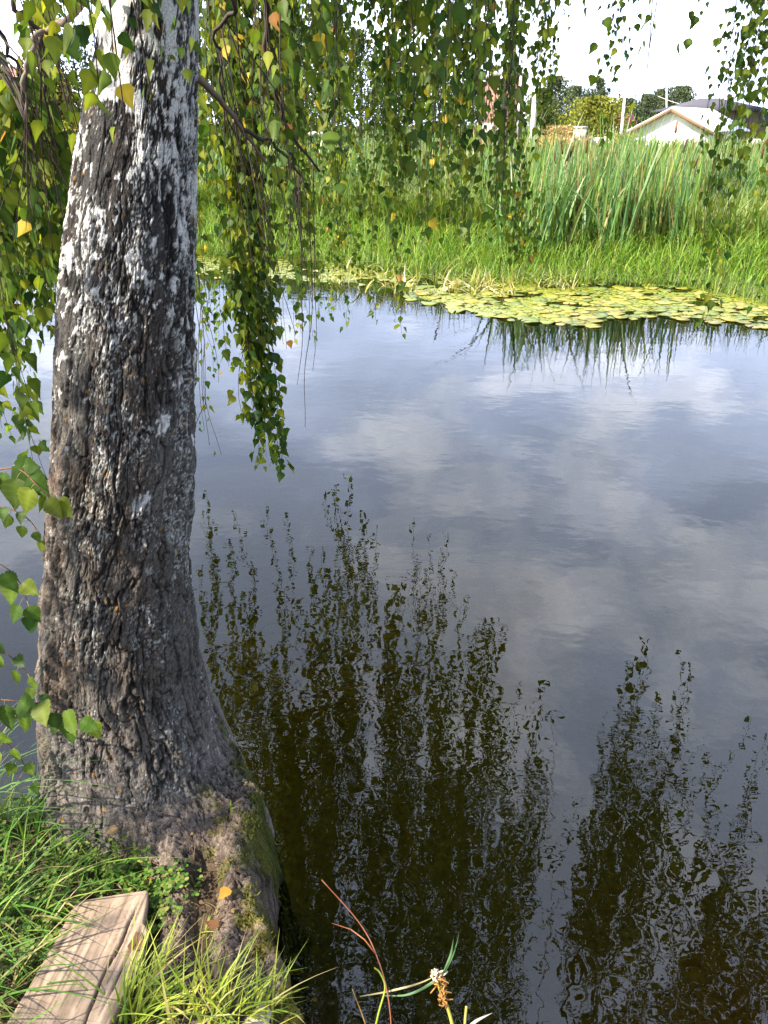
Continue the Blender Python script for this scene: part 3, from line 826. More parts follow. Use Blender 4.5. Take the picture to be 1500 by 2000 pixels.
# the rest of the crown, above the frame: seen in the river and as dappled shade
cr_ = MB()
def crown_strand(x, y, zt_, L, **kw):
    t_ = np.array([x, y, zt_]); tip = np.array([x + rng.normal() * .08, y + rng.normal() * .08, zt_ - L])
    tw = MB(); lf = MB()
    hanging(tw, lf, t_, tip, root=nearest_limb(t_), **kw)
    for src, m in ((tw, 0), (lf, 1)):
        off = 0
        for V_, C_ in zip(src.V, src.C): pass
        if src.n:
            V_ = np.concatenate(src.V); C_ = np.concatenate(src.C)
            cr_.add(V_, [np.concatenate(src.F[k]) for k in src.F], C_, m)
def mirror_px(x, y, z):
    d = y * CP + (z + CAM_H) * SP
    return 750 + FPX * x / d
cnt = 0
while cnt < 190:
    y = rng.uniform(2.9, 6.2); zt_ = rng.uniform(4.0, 7.2)
    L = rng.uniform(1.4, 2.4)
    p = rng.uniform(250, 1035)
    x = (p - 750) / FPX * (y * CP + (zt_ - L * .5 + CAM_H) * SP)
    if y < 3.4 and zt_ - L < 2.5: continue
    crown_strand(x, y, zt_, L, side=9, spread=.20, step=.045, size=.052); cnt += 1
for (x0, y0, n_) in ((1.70, 4.2, 6), (2.02, 3.95, 8), (2.38, 3.6, 12), (2.7, 3.5, 6)):
    for k in range(n_):
        crown_strand(x0 + rng.normal() * .09, y0 + rng.normal() * .2, rng.uniform(4.0, 6.3), rng.uniform(1.3, 2.2), side=11, spread=.15, step=.040, size=.050)
for t_, tip, kw in S[100:]:
    crown_strand(t_[0], t_[1], t_[2], t_[2] - tip[2], **kw)
cnt = 0
while cnt < 26:
    y = rng.uniform(3.2, 5.2); zt_ = rng.uniform(5.6, 7.4); L = rng.uniform(1.2, 1.9)
    p = rng.uniform(1120, 1500); zc = zt_ - L * .5
    if (zc + CAM_H) / y < 1.45: continue
    crown_strand((p - 750) / FPX * (y * CP + (zc + CAM_H) * SP), y, zt_, L, side=8, spread=.16, step=.045, size=.052); cnt += 1
# unseen low strands beside the bank, added to dapple plank and trunk
for k in range(10):
    x = rng.uniform(-2.7, -1.45); y = rng.uniform(-.15, 1.0); zt_ = rng.uniform(3.3, 4.0)
    crown_strand(x, y, zt_, zt_ - rng.uniform(1.15, 2.3), side=6, spread=.22, step=.048, size=.050)
# over the bank and to the left (shade)
cnt = 0
while cnt < 13:
    zt_ = rng.uniform(3.6, 7.2); L = rng.uniform(.9, 1.8)
    zc = zt_ - L * .5
    x = -.75 - .91 * zc + rng.normal() * 1.0; y = 1.25 - .47 * zc + rng.normal() * .9
    if rng.uniform() < .3: x += rng.uniform(.3, 2.0); y -= rng.uniform(0, 1)
    if zt_ - L < 2.4: continue
    crown_strand(x, y, zt_, L, side=7, spread=.28, step=.058, size=.052); cnt += 1
o = child('upper_crown', cr_.mesh('upper_crown', [M_TWIG, M_LEAF]), birch)
o['kind'] = 'stuff'
print('leaves', nleaf, cr_.n // 12)

# ------------------------------------------------------------------ grasses
def blades(mb, P, H, W, az, lean, bend, cols, seg=4, tipc=None, m=0):
    """ribbons: P (n,3) base, H height, W width, az direction of lean"""
    n = len(P); t = np.linspace(0, 1, seg + 1)
    dirx, diry = np.cos(az), np.sin(az)
    out = (lean[:, None] * t + bend[:, None] * t ** 2.2) * H[:, None]
    up = H[:, None] * (t - .45 * np.clip(bend, 0, 2)[:, None] * t ** 2.6)
    wdt = W[:, None] * np.clip(1 - t ** 2.2, .04, 1) * np.clip(.6 + 1.5 * t, 0, 1)
    cxn = np.stack([P[:, 0, None] + dirx[:, None] * out, P[:, 1, None] + diry[:, None] * out, P[:, 2, None] + up], -1)
    a2 = az + np.pi / 2 + rng.uniform(-.7, .7, n)
    sd = np.stack([np.cos(a2), np.sin(a2), 0 * a2], -1)
    Lf = cxn - sd[:, None] * wdt[..., None] * .5; Rt = cxn + sd[:, None] * wdt[..., None] * .5
    V = np.stack([Lf, Rt], 2).reshape(n, -1, 3)
    k = 2 * (seg + 1)
    q = np.array([(2 * s, 2 * s + 1, 2 * s + 3, 2 * s + 2) for s in range(seg)])
    F = (np.arange(n)[:, None, None] * k + q[None]).reshape(-1, 4)
    Cc = np.repeat(cols[:, None], k, 1)
    if tipc is not None:
        tt = np.repeat(t, 2)[None, :, None] ** 3
        Cc = Cc * (1 - tt * .6) + np.asarray(tipc) * tt * .6
    mb.add(V.reshape(-1, 3), F, Cc.reshape(-1, 3), m)
def pal(n, cols, w=None, v=.25):
    cols = np.array(cols); k = rng.choice(len(cols), n, p=None if w is None else np.array(w) / np.sum(w))
    return cols[k] * rng.uniform(1 - v, 1 + v, (n, 1))

# far bank: bright arching grass along the water
mb = MB()
N = 26000
x = rng.uniform(-7.5, 8.5, N); dd = rng.uniform(-.15, 1, N) ** 1.0 * 3.4
y = far_edge(x) + dd
z = np.maximum(far_z(x, y), 0)
tall = .5 + .5 * vnoise(x * 1.3, y * 1.3, 3)
H = rng.uniform(.22, .5, N) * (.7 + .6 * tall) * (.8 + .25 * smooth(0, 1.5, dd))
blades(mb, np.stack([x, y, z], 1), H, rng.uniform(.008, .018, N), rng.uniform(0, 6.28, N), rng.uniform(0, .35, N), rng.uniform(.1, .9, N),
       pal(N, [(.115, .225, .018), (.165, .275, .022), (.07, .145, .015), (.22, .29, .035), (.28, .28, .06)], [4, 4, 3, 2, 1]), 3)
g = tag(link('grass', mb.mesh('far_grass', [M_GRASS])), 'bright green arching grass along the far river bank', 'grass', kind='stuff')
# rougher meadow behind
mb = MB()
N = 26000
y = 11 + 45 * rng.uniform(0, 1, N) ** 2.0; x = rng.uniform(-.62, .62, N) * (y + 1)
y = np.maximum(y, far_edge(x) + 2.2)
z = far_z(x, y)
patch = fbm(x * .45, y * .25, 8.8, 3)
H = rng.uniform(.45, 1.0, N) * (.75 + .5 * patch)
c = pal(N, [(.08, .15, .022), (.13, .20, .03), (.18, .22, .04), (.25, .23, .08), (.32, .27, .13)], [4, 5, 3, 1.2, .5])
blades(mb, np.stack([x, y, z], 1), H, rng.uniform(.012, .03, N) * (.7 + y / 22), rng.uniform(0, 6.28, N), rng.uniform(0, .3, N), rng.uniform(0, .5, N), c, 3)
tag(link('meadow_grass', mb.mesh('meadow_grass', [M_GRASS])), 'tall yellowing meadow grass behind the cattails', 'grass', kind='stuff')

# cattails
def cattail_mesh(nb, seed_, dry=.08, hgt=1.75):
    mb = MB()
    n = nb
    r_ = np.sqrt(rng.uniform(0, 1, n)) * .20; a = rng.uniform(0, 6.28, n)
    P = np.stack([r_ * np.cos(a), r_ * np.sin(a), 0 * a], 1)
    c = pal(n, [(.08, .165, .05), (.115, .21, .055), (.15, .245, .05), (.20, .26, .045), (.30, .24, .10)], [5, 5, 3, 2, dry * 9], .2)
    H = hgt * rng.uniform(.62, 1.05, n)
    blades(mb, P, H, rng.uniform(.022, .040, n), rng.uniform(0, 6.28, n), rng.uniform(0, .20, n), rng.uniform(0, .22, n) + (rng.uniform(0, 1, n) < .14) * .7, c, 5)
    return mb.mesh('cattail_clump', [M_REED])
CT = [cattail_mesh(18, k, .05 + .1 * (k % 3), 1.42 + .1 * (k % 4)) for k in range(9)]
def spike_mesh():
    mb = MB()
    mb.tube([(0, 0, 0), (.01, 0, .6), (0, .01, 1.15)], [.005, .004, .003], 5, (.25, .24, .09))
    P = [(0, .01, 1.12), (0, .01, 1.13), (.002, .01, 1.22), (.003, .01, 1.30), (.003, .01, 1.315)]
    mb.tube(P, [.003, .012, .013, .012, .003], 8, (.075, .030, .014))
    mb.tube([(.003, .01, 1.31), (.004, .01, 1.40)], [.0025, .001], 4, (.25, .20, .10))
    return mb.mesh('seed_spike', [M_TWIG], True)
SPK = spike_mesh()
CATL = 'tall blue green cattail clump in the stand on the far bank'
CATS = 'cattail clump with dark brown seed spikes on the far bank'
sp_px = [(1062, 400), (1100, 410), (1132, 380), (1138, 430), (1285, 340), (1450, 370), (880, 310)]
cat_pos = []
for k in range(165):
    px = rng.choice([rng.uniform(985, 1260), rng.uniform(1240, 1500), rng.uniform(1380, 1640)], p=[.42, .41, .17])
    py = rng.uniform(415, 500)
    if px > 1330: py = rng.uniform(405, 455)
    cat_pos.append((px, py, rng.uniform(.88, 1.08)))
for k in range(105):
    cat_pos.append((rng.uniform(380, 990), rng.uniform(365, 425), rng.uniform(.85, 1.05)))
for k in range(18):
    cat_pos.append((rng.uniform(-120, 180), rng.uniform(365, 425), rng.uniform(.85, 1.05)))
for px, py, s_ in cat_pos:
    p = at_z(px, py, .2); p[2] = far_z(p[0], p[1])
    o = link('cattail_clump', CT[rng.integers(len(CT))], loc=p)
    o.rotation_euler = (0, 0, rng.uniform(0, 6.28)); s_ *= 1.12 if px < 1240 else .96; o.scale = (s_, s_, s_ * rng.uniform(.92, 1.05))
    tag(o, CATL, 'cattail', 'cattail clumps on the far bank')
for px, py in sp_px:
    p = at_z(px, 455, .2); p[2] = far_z(p[0], p[1])
    e = empty('seeding_cattail', p, CATS, 'cattail', 'cattail clumps with brown seed spikes')
    c = bpy.data.objects.new('leaf_blades', CT[rng.integers(len(CT))]); col.objects.link(c); c.parent = e; c.scale = (.7, .7, .85)
    for q in range(2):
        s_ = bpy.data.objects.new('seed_spike', SPK); col.objects.link(s_); s_.parent = e
        s_.location = (rng.uniform(-.12, .12), rng.uniform(-.25, -.1), 0); s_.rotation_euler = (rng.uniform(-.1, .1), rng.uniform(-.25, .25), 0)
        s_.scale = (1.3, 1.3, rng.uniform(.85, 1.1))

# goldenrod patches and yellow bloom
def golden(px, py, Y, n, wid, label):
    mb = MB(); p = at_y(px, py, Y)
    base = np.array([p[0], Y, far_z(p[0], Y)]); h = max(.5, p[2] - base[2])
    P = base + np.stack([rng.uniform(-wid, wid, n), rng.uniform(-.5, .5, n), 0 * rng.uniform(0, 1, n)], 1)
    H = h * rng.uniform(.75, 1.02, n)
    for q, hh in zip(P, H):
        e = q + np.array([rng.uniform(-.08, .08), 0, hh])
        mb.tube([q, (q + e) / 2, e], [.006, .005, .003], 4, (.12, .17, .04))
    k = n * 26
    ii = rng.integers(0, n, k)
    B = P[ii] + np.stack([rng.normal(size=k) * .06, rng.normal(size=k) * .06, H[ii] * (1 - rng.uniform(0, .28, k))], 1)
    add_leaves(mb, B, rng.normal(size=(k, 3)), rng.uniform(.03, .06, k), cols=pal(k, [(.55, .42, .03), (.45, .38, .04), (.30, .30, .05)]), m=1)
    tag(link('goldenrod', mb.mesh('goldenrod', [M_GRASS, M_LEAF])), label, 'flowers')
golden(595, 278, 21, 40, 1.3, 'yellow goldenrod patch in bloom behind the reeds beyond the long birch strands')
golden(90, 232, 30, 50, 1.6, 'yellow flowering bush by the brown fence left of the birch trunk')
golden(110, 285, 17, 26, .9, 'low yellow flowers just left of the birch trunk on the far bank')

# ------------------------------------------------------------------ lily pads
def pad_mesh(k):
    mb = MB(); n = 22
    a0 = rng.uniform(0, 6.28)
    a = a0 + np.linspace(.16, 2 * np.pi - .16, n)
    r_ = 1 + .05 * np.sin(a * 3 + k) + .03 * np.sin(a * 7)
    rim = np.stack([r_ * np.cos(a), r_ * .92 * np.sin(a), .05 * np.sin(a * 2 + k) * (k % 3) + 0 * a], 1)
    mid = rim * .55; mid[:, 2] = .01
    V = np.vstack([[(0, 0, 0)], mid, rim, rim + [0, 0, -.03]])
    i = np.arange(n - 1)
    T = np.stack([0 * i, 1 + i, 2 + i], 1)
    Q = np.vstack([np.stack([1 + i, 1 + n + i, 2 + n + i, 2 + i], 1), np.stack([1 + n + i, 1 + 2 * n + i, 2 + 2 * n + i, 2 + n + i], 1)])
    base = np.array([(.17, .205, .025), (.24, .25, .03), (.29, .265, .03), (.14, .185, .03), (.33, .29, .07)][k % 5])
    c = np.vstack([base * 1.1, np.tile(base, (n, 1)), np.tile(base * [1.1, .95, .8], (n, 1)), np.tile(base * .7, (n, 1))])
    c = c * (1 + .35 * (rng.uniform(0, 1, (len(c), 1)) - .5))
    mb.add(V, [T, Q], c)
    return mb.mesh('lily_pad', [M_PAD], True)
PADS = [pad_mesh(k) for k in range(10)]
def inzone(px, py):
    lo = np.interp(px, [380, 500, 620, 700, 800, 900, 1000, 1150, 1250, 1330, 1500], [545, 545, 560, 560, 585, 612, 628, 640, 622, 626, 645])
    hi = np.interp(px, [380, 620, 700, 800, 1000, 1300, 1400, 1500], [494, 503, 530, 545, 550, 552, 570, 596])
    return hi + 2 < py < lo
npad = 0; tries = 0; placed = []
while npad < 290 and tries < 20000:
    tries += 1
    px = rng.uniform(375, 1560) if rng.uniform() < .45 else rng.uniform(800, 1560)
    py = rng.uniform(490, 648)
    if not inzone(min(px, 1499), py): continue
    if 600 < px < 760 and rng.uniform() < .6: continue
    p = at_z(px, py, 0); r_ = rng.uniform(.045, .12)
    if any((p[0] - a) ** 2 + (p[1] - b) ** 2 < (.50 * (r_ + c)) ** 2 for a, b, c in placed): continue
    placed.append((p[0], p[1], r_))
    o = link('lily_pad', PADS[rng.integers(10)], loc=(p[0], p[1], +.008 + .008 * rng.uniform()))
    o.rotation_euler = (rng.normal() * .03, rng.normal() * .03, rng.uniform(0, 6.28)); o.scale = (r_, r_, r_)
    tag(o, 'yellow green lily pad floating among others along the far bank', 'lily pad', 'lily pads along the far bank')
    npad += 1
print('pads', npad)
# duckweed film between them
mb = MB()
N = 17000; V = []; 
while len(V) < N:
    px = rng.uniform(375, 1600); py = rng.uniform(490, 635)
    if inzone(min(px, 1499), py + 8) and vnoise(np.array(px / 60.), np.array(py / 9.), np.array(1.)) > .43:
        p = at_z(px, py, 0); V.append(p)
V = np.array(V); s_ = rng.uniform(.010, .030, N); a = rng.uniform(0, 6.28, N)
c4 = np.stack([np.stack([np.cos(a + k * np.pi / 2.5), np.sin(a + k * np.pi / 2.5), 0 * a], 1) for k in range(5)], 1)
VV = V[:, None] + c4 * s_[:, None, None]; VV[..., 2] = rng.uniform(.0015, .0060, N)[:, None]
cc = np.repeat(pal(N, [(.23, .26, .025), (.17, .22, .02), (.30, .28, .04)])[:, None], 5, 1)
mb.add(VV.reshape(-1, 3), np.arange(N * 5).reshape(-1, 5), cc.reshape(-1, 3))
tag(link('duckweed', mb.mesh('duckweed', [M_PAD])), 'yellow green duckweed film between the lily pads', 'duckweed', kind='stuff')
# withered water plants standing at the edge
WL = ['pale withered water plant standing in the shallows of the far bank']
for k in range(38):
    px = rng.uniform(640, 1000) if k < 30 else rng.uniform(1040, 1170)
    py = rng.uniform(520, 575) if px < 800 else rng.uniform(548, 580)
    p = at_z(px, py, 0); n = 10
    mb = MB()
    P = np.stack([p[0] + rng.normal(size=n) * .06, p[1] + rng.normal(size=n) * .05, np.full(n, -.05)], 1)
    blades(mb, P - p, rng.uniform(.18, .42, n), rng.uniform(.012, .03, n), rng.uniform(0, 6.28, n), rng.uniform(0, .35, n), rng.uniform(0, 1.4, n),
           pal(n, [(.30, .30, .07), (.42, .36, .12), (.55, .50, .30), (.20, .26, .05)]), 5)
    tag(link('withered_plant', mb.mesh('withered_plant', [M_GRASS]), loc=p), WL[0], 'water plant', 'withered plants in the far shallows')

# underwater weed
mb = MB()
N = 110
px = rng.uniform(330, 720, N); py = rng.normal(1240, 60, N)
P = np.array([at_z(a, b, -.12) for a, b in zip(px, py)])
blades_az = R(-35) + rng.normal(size=N) * .18
t = np.linspace(0, 1, 7)
for p, a in zip(P, blades_az):
    L = rng.uniform(.25, .6)
    c = p + np.stack([np.cos(a) * t * L, np.sin(a) * t * L + .03 * np.sin(t * 5 + p[0] * 9), -.10 + .10 * np.sin(t * 2.5) - .25 * rng.uniform() * (1 - t)], 1)
    mb.tube(c, np.linspace(.006, .003, 7), 3, np.array([(.55, .38, .02), (.34, .32, .03), (.65, .45, .03)][rng.integers(3)]))
N = 26
px = rng.uniform(880, 1250, N); py = rng.uniform(1080, 1330, N)
for a, b in zip(px, py):
    p = at_z(a, b, -.25); an = R(-35) + rng.normal() * .12; L = rng.uniform(.3, 1.0)
    c = p + np.stack([np.cos(an) * t * L, np.sin(an) * t * L, -.05 * np.sin(t * 3)], 1)
    mb.tube(c, np.linspace(.004, .002, 7), 3, (.26, .24, .05))
tag(link('water_weed', mb.mesh('water_weed', [M_GRASS])), 'yellow ribbons of water weed streaming under the surface', 'water weed', kind='stuff')

# ------------------------------------------------------------------ near bank details
def ground_at(x, y): return root_z(x, y)
# the board
brd = empty('wooden_board', (-.62, 1.0, BANK_Z + .045), 'weathered brown plank with long splits lying by the roots', 'board')
zb = BANK_Z + .058
top_out = [at_z(*q, zb)[:2] for q in [(110, 1832), (148, 1760), (215, 1749), (262, 1742), (288, 1738), (286, 1762), (280, 1800), (290, 1822), (276, 1838), (281, 1848), (270, 1872), (246, 1930), (222, 1985), (195, 2050), (160, 2140), (60, 2330), (-170, 2300), (-20, 2050), (55, 1930)]]
top_out = np.array(top_out)
def in_poly(P, poly):
    x, y = P[:, 0], P[:, 1]; ins = np.zeros(len(P), bool)
    for (ax_, ay_), (bx_, by_) in zip(poly, np.roll(poly, -1, 0)):
        c_ = ((ay_ > y) != (by_ > y)); xi = (bx_ - ax_) * (y - ay_) / (by_ - ay_ + 1e-12) + ax_
        ins ^= c_ & (x < xi)
    return ins
# grid top with grooves, clipped to the outline by snapping
e0 = at_z(270, 1872, zb)[:2]; e1 = at_z(160, 2140, zb)[:2]
ax1 = (e1 - e0) / np.linalg.norm(e1 - e0); ax2 = np.array([-ax1[1], ax1[0]])
o0 = e0
loc2 = np.array([[(p - o0) @ ax1, (p - o0) @ ax2] for p in top_out])
us = np.arange(loc2[:, 0].min(), loc2[:, 0].max(), .004)
def chord(u):
    xs = []
    for (a0_, b0_), (a1_, b1_) in zip(loc2, np.roll(loc2, -1, 0)):
        if (a0_ > u) != (a1_ > u): xs.append(b0_ + (b1_ - b0_) * (u - a0_) / (a1_ - a0_))
    return (min(xs), max(xs)) if len(xs) >= 2 else (0, 0)
nv = 70; Vt = []; Ct = []; Vb = []
def crk(u):
    # two splits, as offsets across the board
    return [np.interp(u, [-.05, .0, .06, .14, .5], [.050, .052, .058, .050, .052]) + .0015 * math.sin(u * 60), np.interp(u, [-.05, .02, .1, .4], [.022, .024, .030, .036]) + .001 * math.sin(u * 45 + 1)]
sgn = 1 if loc2[:, 1].max() > abs(loc2[:, 1].min()) else -1
for u in us:
    a, b = chord(u)
    v = np.linspace(a, b, nv)
    z = np.zeros(nv)
    cs = crk(u)
    g0 = np.exp(-((v - sgn * cs[0]) / .0018) ** 2) * smooth(-.14, -.05, u); g1 = np.exp(-((v - sgn * cs[1]) / .0015) ** 2) * smooth(-.10, -.03, u) * smooth(.14, .05, u)
    gr = fbm(np.full(nv, u * 6), v * 120, 1.1, 3)
    z = z - .016 * g0 - .012 * g1 + .0016 * (gr - .5) - .0015 * smooth(.004, 0, np.minimum(v - a, b - v))
    z = z + .0015 * (fbm(np.full(nv, u * 5), v * 9, 5.1, 2) - .5)
    P = o0 + ax1 * u + ax2 * v[:, None]
    Vt.append(np.column_stack([P, zb + z])); Vb.append(np.column_stack([P, np.full(nv, zb - .034)]))
    n_ = fbm(np.full(nv, u * 7), v * 40, 7.7, 4)[:, None]
    c = np.array([.205, .145, .10]) * (1 - n_) + np.array([.345, .255, .18]) * n_
    gl_ = smooth(.62, .75, fbm(np.full(nv, u * 2.5), v * 260, 9.1, 3, .6)); c = c * (.6 + .8 * gr)[:, None] * (1 - .45 * gl_)[:, None] * (1 - .8 * np.maximum(g0, g1))[:, None]
    Ct.append(c)
Vt = np.array(Vt); Vb = np.array(Vb); nu = len(us)
i = np.arange(nu - 1)[:, None] * nv + np.arange(nv - 1)[None]
Q = np.stack([i, i + 1, i + nv + 1, i + nv], -1).reshape(-1, 4)
nT = nu * nv
side = []
i0 = np.arange(nu - 1) * nv
side.append(np.stack([i0, i0 + nv, nT + i0 + nv, nT + i0], 1)); i1 = i0 + nv - 1
side.append(np.stack([i1 + nv, i1, nT + i1, nT + i1 + nv], 1))
k0 = np.arange(nv - 1); side.append(np.stack([k0 + 1, k0, nT + k0, nT + k0 + 1], 1)); k1 = k0 + (nu - 1) * nv
side.append(np.stack([k1, k1 + 1, nT + k1 + 1, nT + k1], 1))
me = new_mesh('plank', np.vstack([Vt.reshape(-1, 3), Vb.reshape(-1, 3)]), [np.vstack([Q] + side + [Q[:, ::-1] + nT])], [M_WOOD],
              np.vstack([np.array(Ct).reshape(-1, 3), np.array(Ct).reshape(-1, 3) * .8]), False)
brd_o = child('plank', me, brd)

def on_board(P): return in_poly(P[:, :2], top_out)
# near grass, left
mb = MB()
N = 5200
x = rng.uniform(-1.75, -.50, N); y = rng.uniform(.55, 1.66, N)
d = edge_dist(x, y)
bxx = np.interp(y, [.6, 1.06, 1.22, 1.30, 1.38, 1.6], [-.56, -.56, -.58, -.62, -.78, -.84])
keep = (d > -.01) & (x < bxx) & ~in_poly(np.stack([x, y], 1), top_out + 0)
x, y = x[keep], y[keep]; n = len(x)
z = np.array(bank_z(x, y))
H = rng.uniform(.03, .10, n) * (.9 + .5 * (edge_dist(x, y) < .22)); W = rng.uniform(.003, .007, n)
blades(mb, np.stack([x, y, z], 1), H, W, rng.uniform(0, 6.28, n), rng.uniform(0, .5, n), rng.uniform(.1, 1.1, n),
       pal(n, [(.05, .13, .012), (.08, .18, .018), (.12, .22, .025), (.17, .24, .035), (.28, .23, .10)], [4, 5, 4, 2, 2]), 4)
# long arching blades at the edge
N = 110
x = rng.uniform(-1.25, -.80, N); y = 1.5 - rng.uniform(.0, .28, N); z = bank_z(x, y)
blades(mb, np.stack([x, y, z], 1), rng.uniform(.08, .24, N), rng.uniform(.003, .007, N), rng.uniform(-1.2, 2.4, N), rng.uniform(.1, .5, N), rng.uniform(.1, .9, N),
       pal(N, [(.07, .17, .02), (.12, .22, .03), (.17, .25, .05)]), 6)
N = 170
y = rng.uniform(.7, 1.25, N); x = np.interp(y, [.7, 1.0, 1.2, 1.25], [-.80, -.79, -.77, -.74]) - rng.uniform(-.04, .14, N); z = bank_z(x, y) + .01
blades(mb, np.stack([x, y, z], 1), rng.uniform(.08, .19, N), rng.uniform(.003, .007, N), rng.uniform(-.9, .9, N), rng.uniform(.3, .9, N), rng.uniform(.2, 1.0, N),
       pal(N, [(.08, .18, .02), (.13, .24, .03), (.20, .26, .05), (.33, .26, .10)], [4, 4, 2, 1]), 6)
tag(link('grass', mb.mesh('near_grass', [M_GRASS])), 'lush green grass on the near bank left of the birch', 'grass', kind='stuff')
# clover and small round leaves
mb = MB()
def clover(mb, x, y, z, s):
    k = len(x)
    for q in range(3):
        a = rng.uniform(0, .4, k) + q * 2.094 + x * 50
        D = np.stack([np.cos(a), np.sin(a), rng.uniform(-.1, .35, k)], 1)
        nn = 7; th = np.linspace(0, 2 * np.pi, nn, endpoint=False)
        side_ = np.stack([-np.sin(a), np.cos(a), 0 * a], 1)
        V = (np.stack([x, y, z], 1)[:, None] + s[:, None, None] * ((.55 + .5 * np.cos(th))[None, :, None] * D[:, None] + (.48 * np.sin(th))[None, :, None] * side_[:, None]))
        c = np.repeat(pal(k, [(.04, .10, .014), (.075, .155, .02), (.13, .20, .035), (.2, .22, .05)])[:, None], nn, 1)
        mb.add(V.reshape(-1, 3), np.arange(k * nn).reshape(-1, nn), c.reshape(-1, 3))
N = 900
x = rng.uniform(-1.2, -.52, N); y = rng.uniform(1.0, 1.5, N)
keep = (edge_dist(x, y) > .03) & ~in_poly(np.stack([x, y], 1), top_out) & (x < np.interp(y, [1.0, 1.2, 1.3, 1.36, 1.5], [-.56, -.54, -.56, -.60, -.82]))
x, y = x[keep], y[keep]; z = bank_z(x, y) + rng.uniform(.02, .07, len(x))
clover(mb, x, y, z, rng.uniform(.005, .012, len(x)))
for cxp, cyp, n in [(330, 1715, 55), (300, 1760, 45), (290, 1800, 25), (225, 1690, 60), (265, 1690, 40)]:
    p = at_z(cxp, cyp, .34); x = p[0] + rng.normal(size=n) * .028; y = p[1] + rng.normal(size=n) * .022
    z = np.array([ground_at(a, b) for a, b in zip(x, y)]) + rng.uniform(.006, .03, n)
    clover(mb, x, y, z, rng.uniform(.005, .012, n))
tag(link('clover', mb.mesh('clover', [M_GRASS])), 'small green clover leaves between the plank and the trunk', 'clover', kind='stuff')
# moss tufts on the wet edge of the roots
mb = MB()
iy, ix = np.where((mossmask > .5) & (Zr > .02) & (d_root < .16))
sel = rng.choice(len(ix), min(7000, len(ix)), replace=False)
P = np.stack([gx_r[ix[sel]], gy_r[iy[sel]], Zr[iy[sel], ix[sel]]], 1) + rng.normal(size=(len(sel), 3)) * .002
n = len(P)
blades(mb, P, rng.uniform(.005, .014, n), rng.uniform(.002, .004, n), rng.uniform(0, 6.28, n), rng.uniform(0, .9, n), rng.uniform(0, .4, n),
       pal(n, [(.07, .085, .012), (.12, .12, .018), (.18, .15, .02), (.05, .08, .015)]), 2)
tag(link('moss', mb.mesh('moss', [M_GRASS])), 'olive moss on the wet edge of the birch roots', 'moss', kind='stuff')

# litter on the roots and between the grass
mb = MB(); n = 420
x = rng.uniform(-.85, -.24, n); y = rng.uniform(.92, 1.42, n)
kp = (edge_dist(x, y) > .02) & ~in_poly(np.stack([x, y], 1), top_out) & (fbm(x * 12, y * 12, 3.1, 2) > .47)
x, y = x[kp], y[kp]; n = len(x)
P = np.stack([x, y, np.array([ground_at(a, b) for a, b in zip(x, y)]) + .004], 1)
D = rng.normal(size=(n, 3)); D[:, 2] *= .35
add_leaves(mb, P, D, rng.uniform(.004, .014, n), cols=pal(n, [(.16, .09, .045), (.26, .16, .08), (.08, .05, .03), (.33, .24, .14)]))
for k in range(90):
    q = np.array([rng.uniform(-.6, -.25), rng.uniform(.92, 1.4), 0]); a = rng.uniform(0, 6.28); L = rng.uniform(.02, .07)
    e_ = q + np.array([math.cos(a), math.sin(a), 0]) * L
    if edge_dist(q[None, 0], q[None, 1])[0] < .03 or edge_dist(e_[None, 0], e_[None, 1])[0] < .03: continue
    q[2] = ground_at(q[0], q[1]) + .004; e_[2] = ground_at(e_[0], e_[1]) + .004
    mb.tube(np.array([q, (q + e_) / 2 + [0, 0, .004], e_]), .0008, 4, np.array([.22, .15, .09]) * rng.uniform(.4, 1.5))
tag(link('leaf_litter', mb.mesh('leaf_litter', [M_LEAF])), 'brown leaf crumbs and twig bits scattered over the roots', 'leaf litter', kind='stuff')
# bright tufts at the bottom edge
def tuft(px, py, n, hh, label, spread, azc, azs, lean):
    p = at_z(px, py, BANK_Z + .02); p[2] = ground_at(p[0], p[1]) - .01
    mb = MB()
    P = np.stack([rng.normal(size=n) * spread, rng.normal(size=n) * spread * .7, 0 * rng.uniform(size=n)], 1)
    blades(mb, P, rng.uniform(.5, 1.05, n) * hh, rng.uniform(.0035, .0065, n), azc + rng.normal(size=n) * azs, rng.uniform(.0, lean, n), rng.uniform(.0, .9, n),
           pal(n, [(.20, .28, .03), (.28, .34, .04), (.36, .36, .06), (.14, .22, .03), (.42, .34, .14)], [4, 4, 3, 2, 1]), 6)
    tag(link('grass_tuft', mb.mesh('grass_tuft', [M_GRASS]), loc=p), label, 'grass tuft')
tuft(262, 1985, 110, .17, 'yellow green grass tuft leaning against the right side of the plank', .028, .6, .9, .7)
tuft(420, 1995, 80, .16, 'upright yellow green grass tuft on the bare roots by the bottom edge', .035, 1.0, 1.0, .45)
tuft(500, 1990, 40, .12, 'small grass tuft near the mossy edge of the roots', .03, .3, .9, .8)
tuft(395, 1815, 10, .06, 'tiny grass sprig in the hollow between two roots', .008, .8, .8, .6)
tuft(455, 1610, 7, .035, 'tiny green sprig growing on the flank of the trunk base', .006, .8, .8, .4)

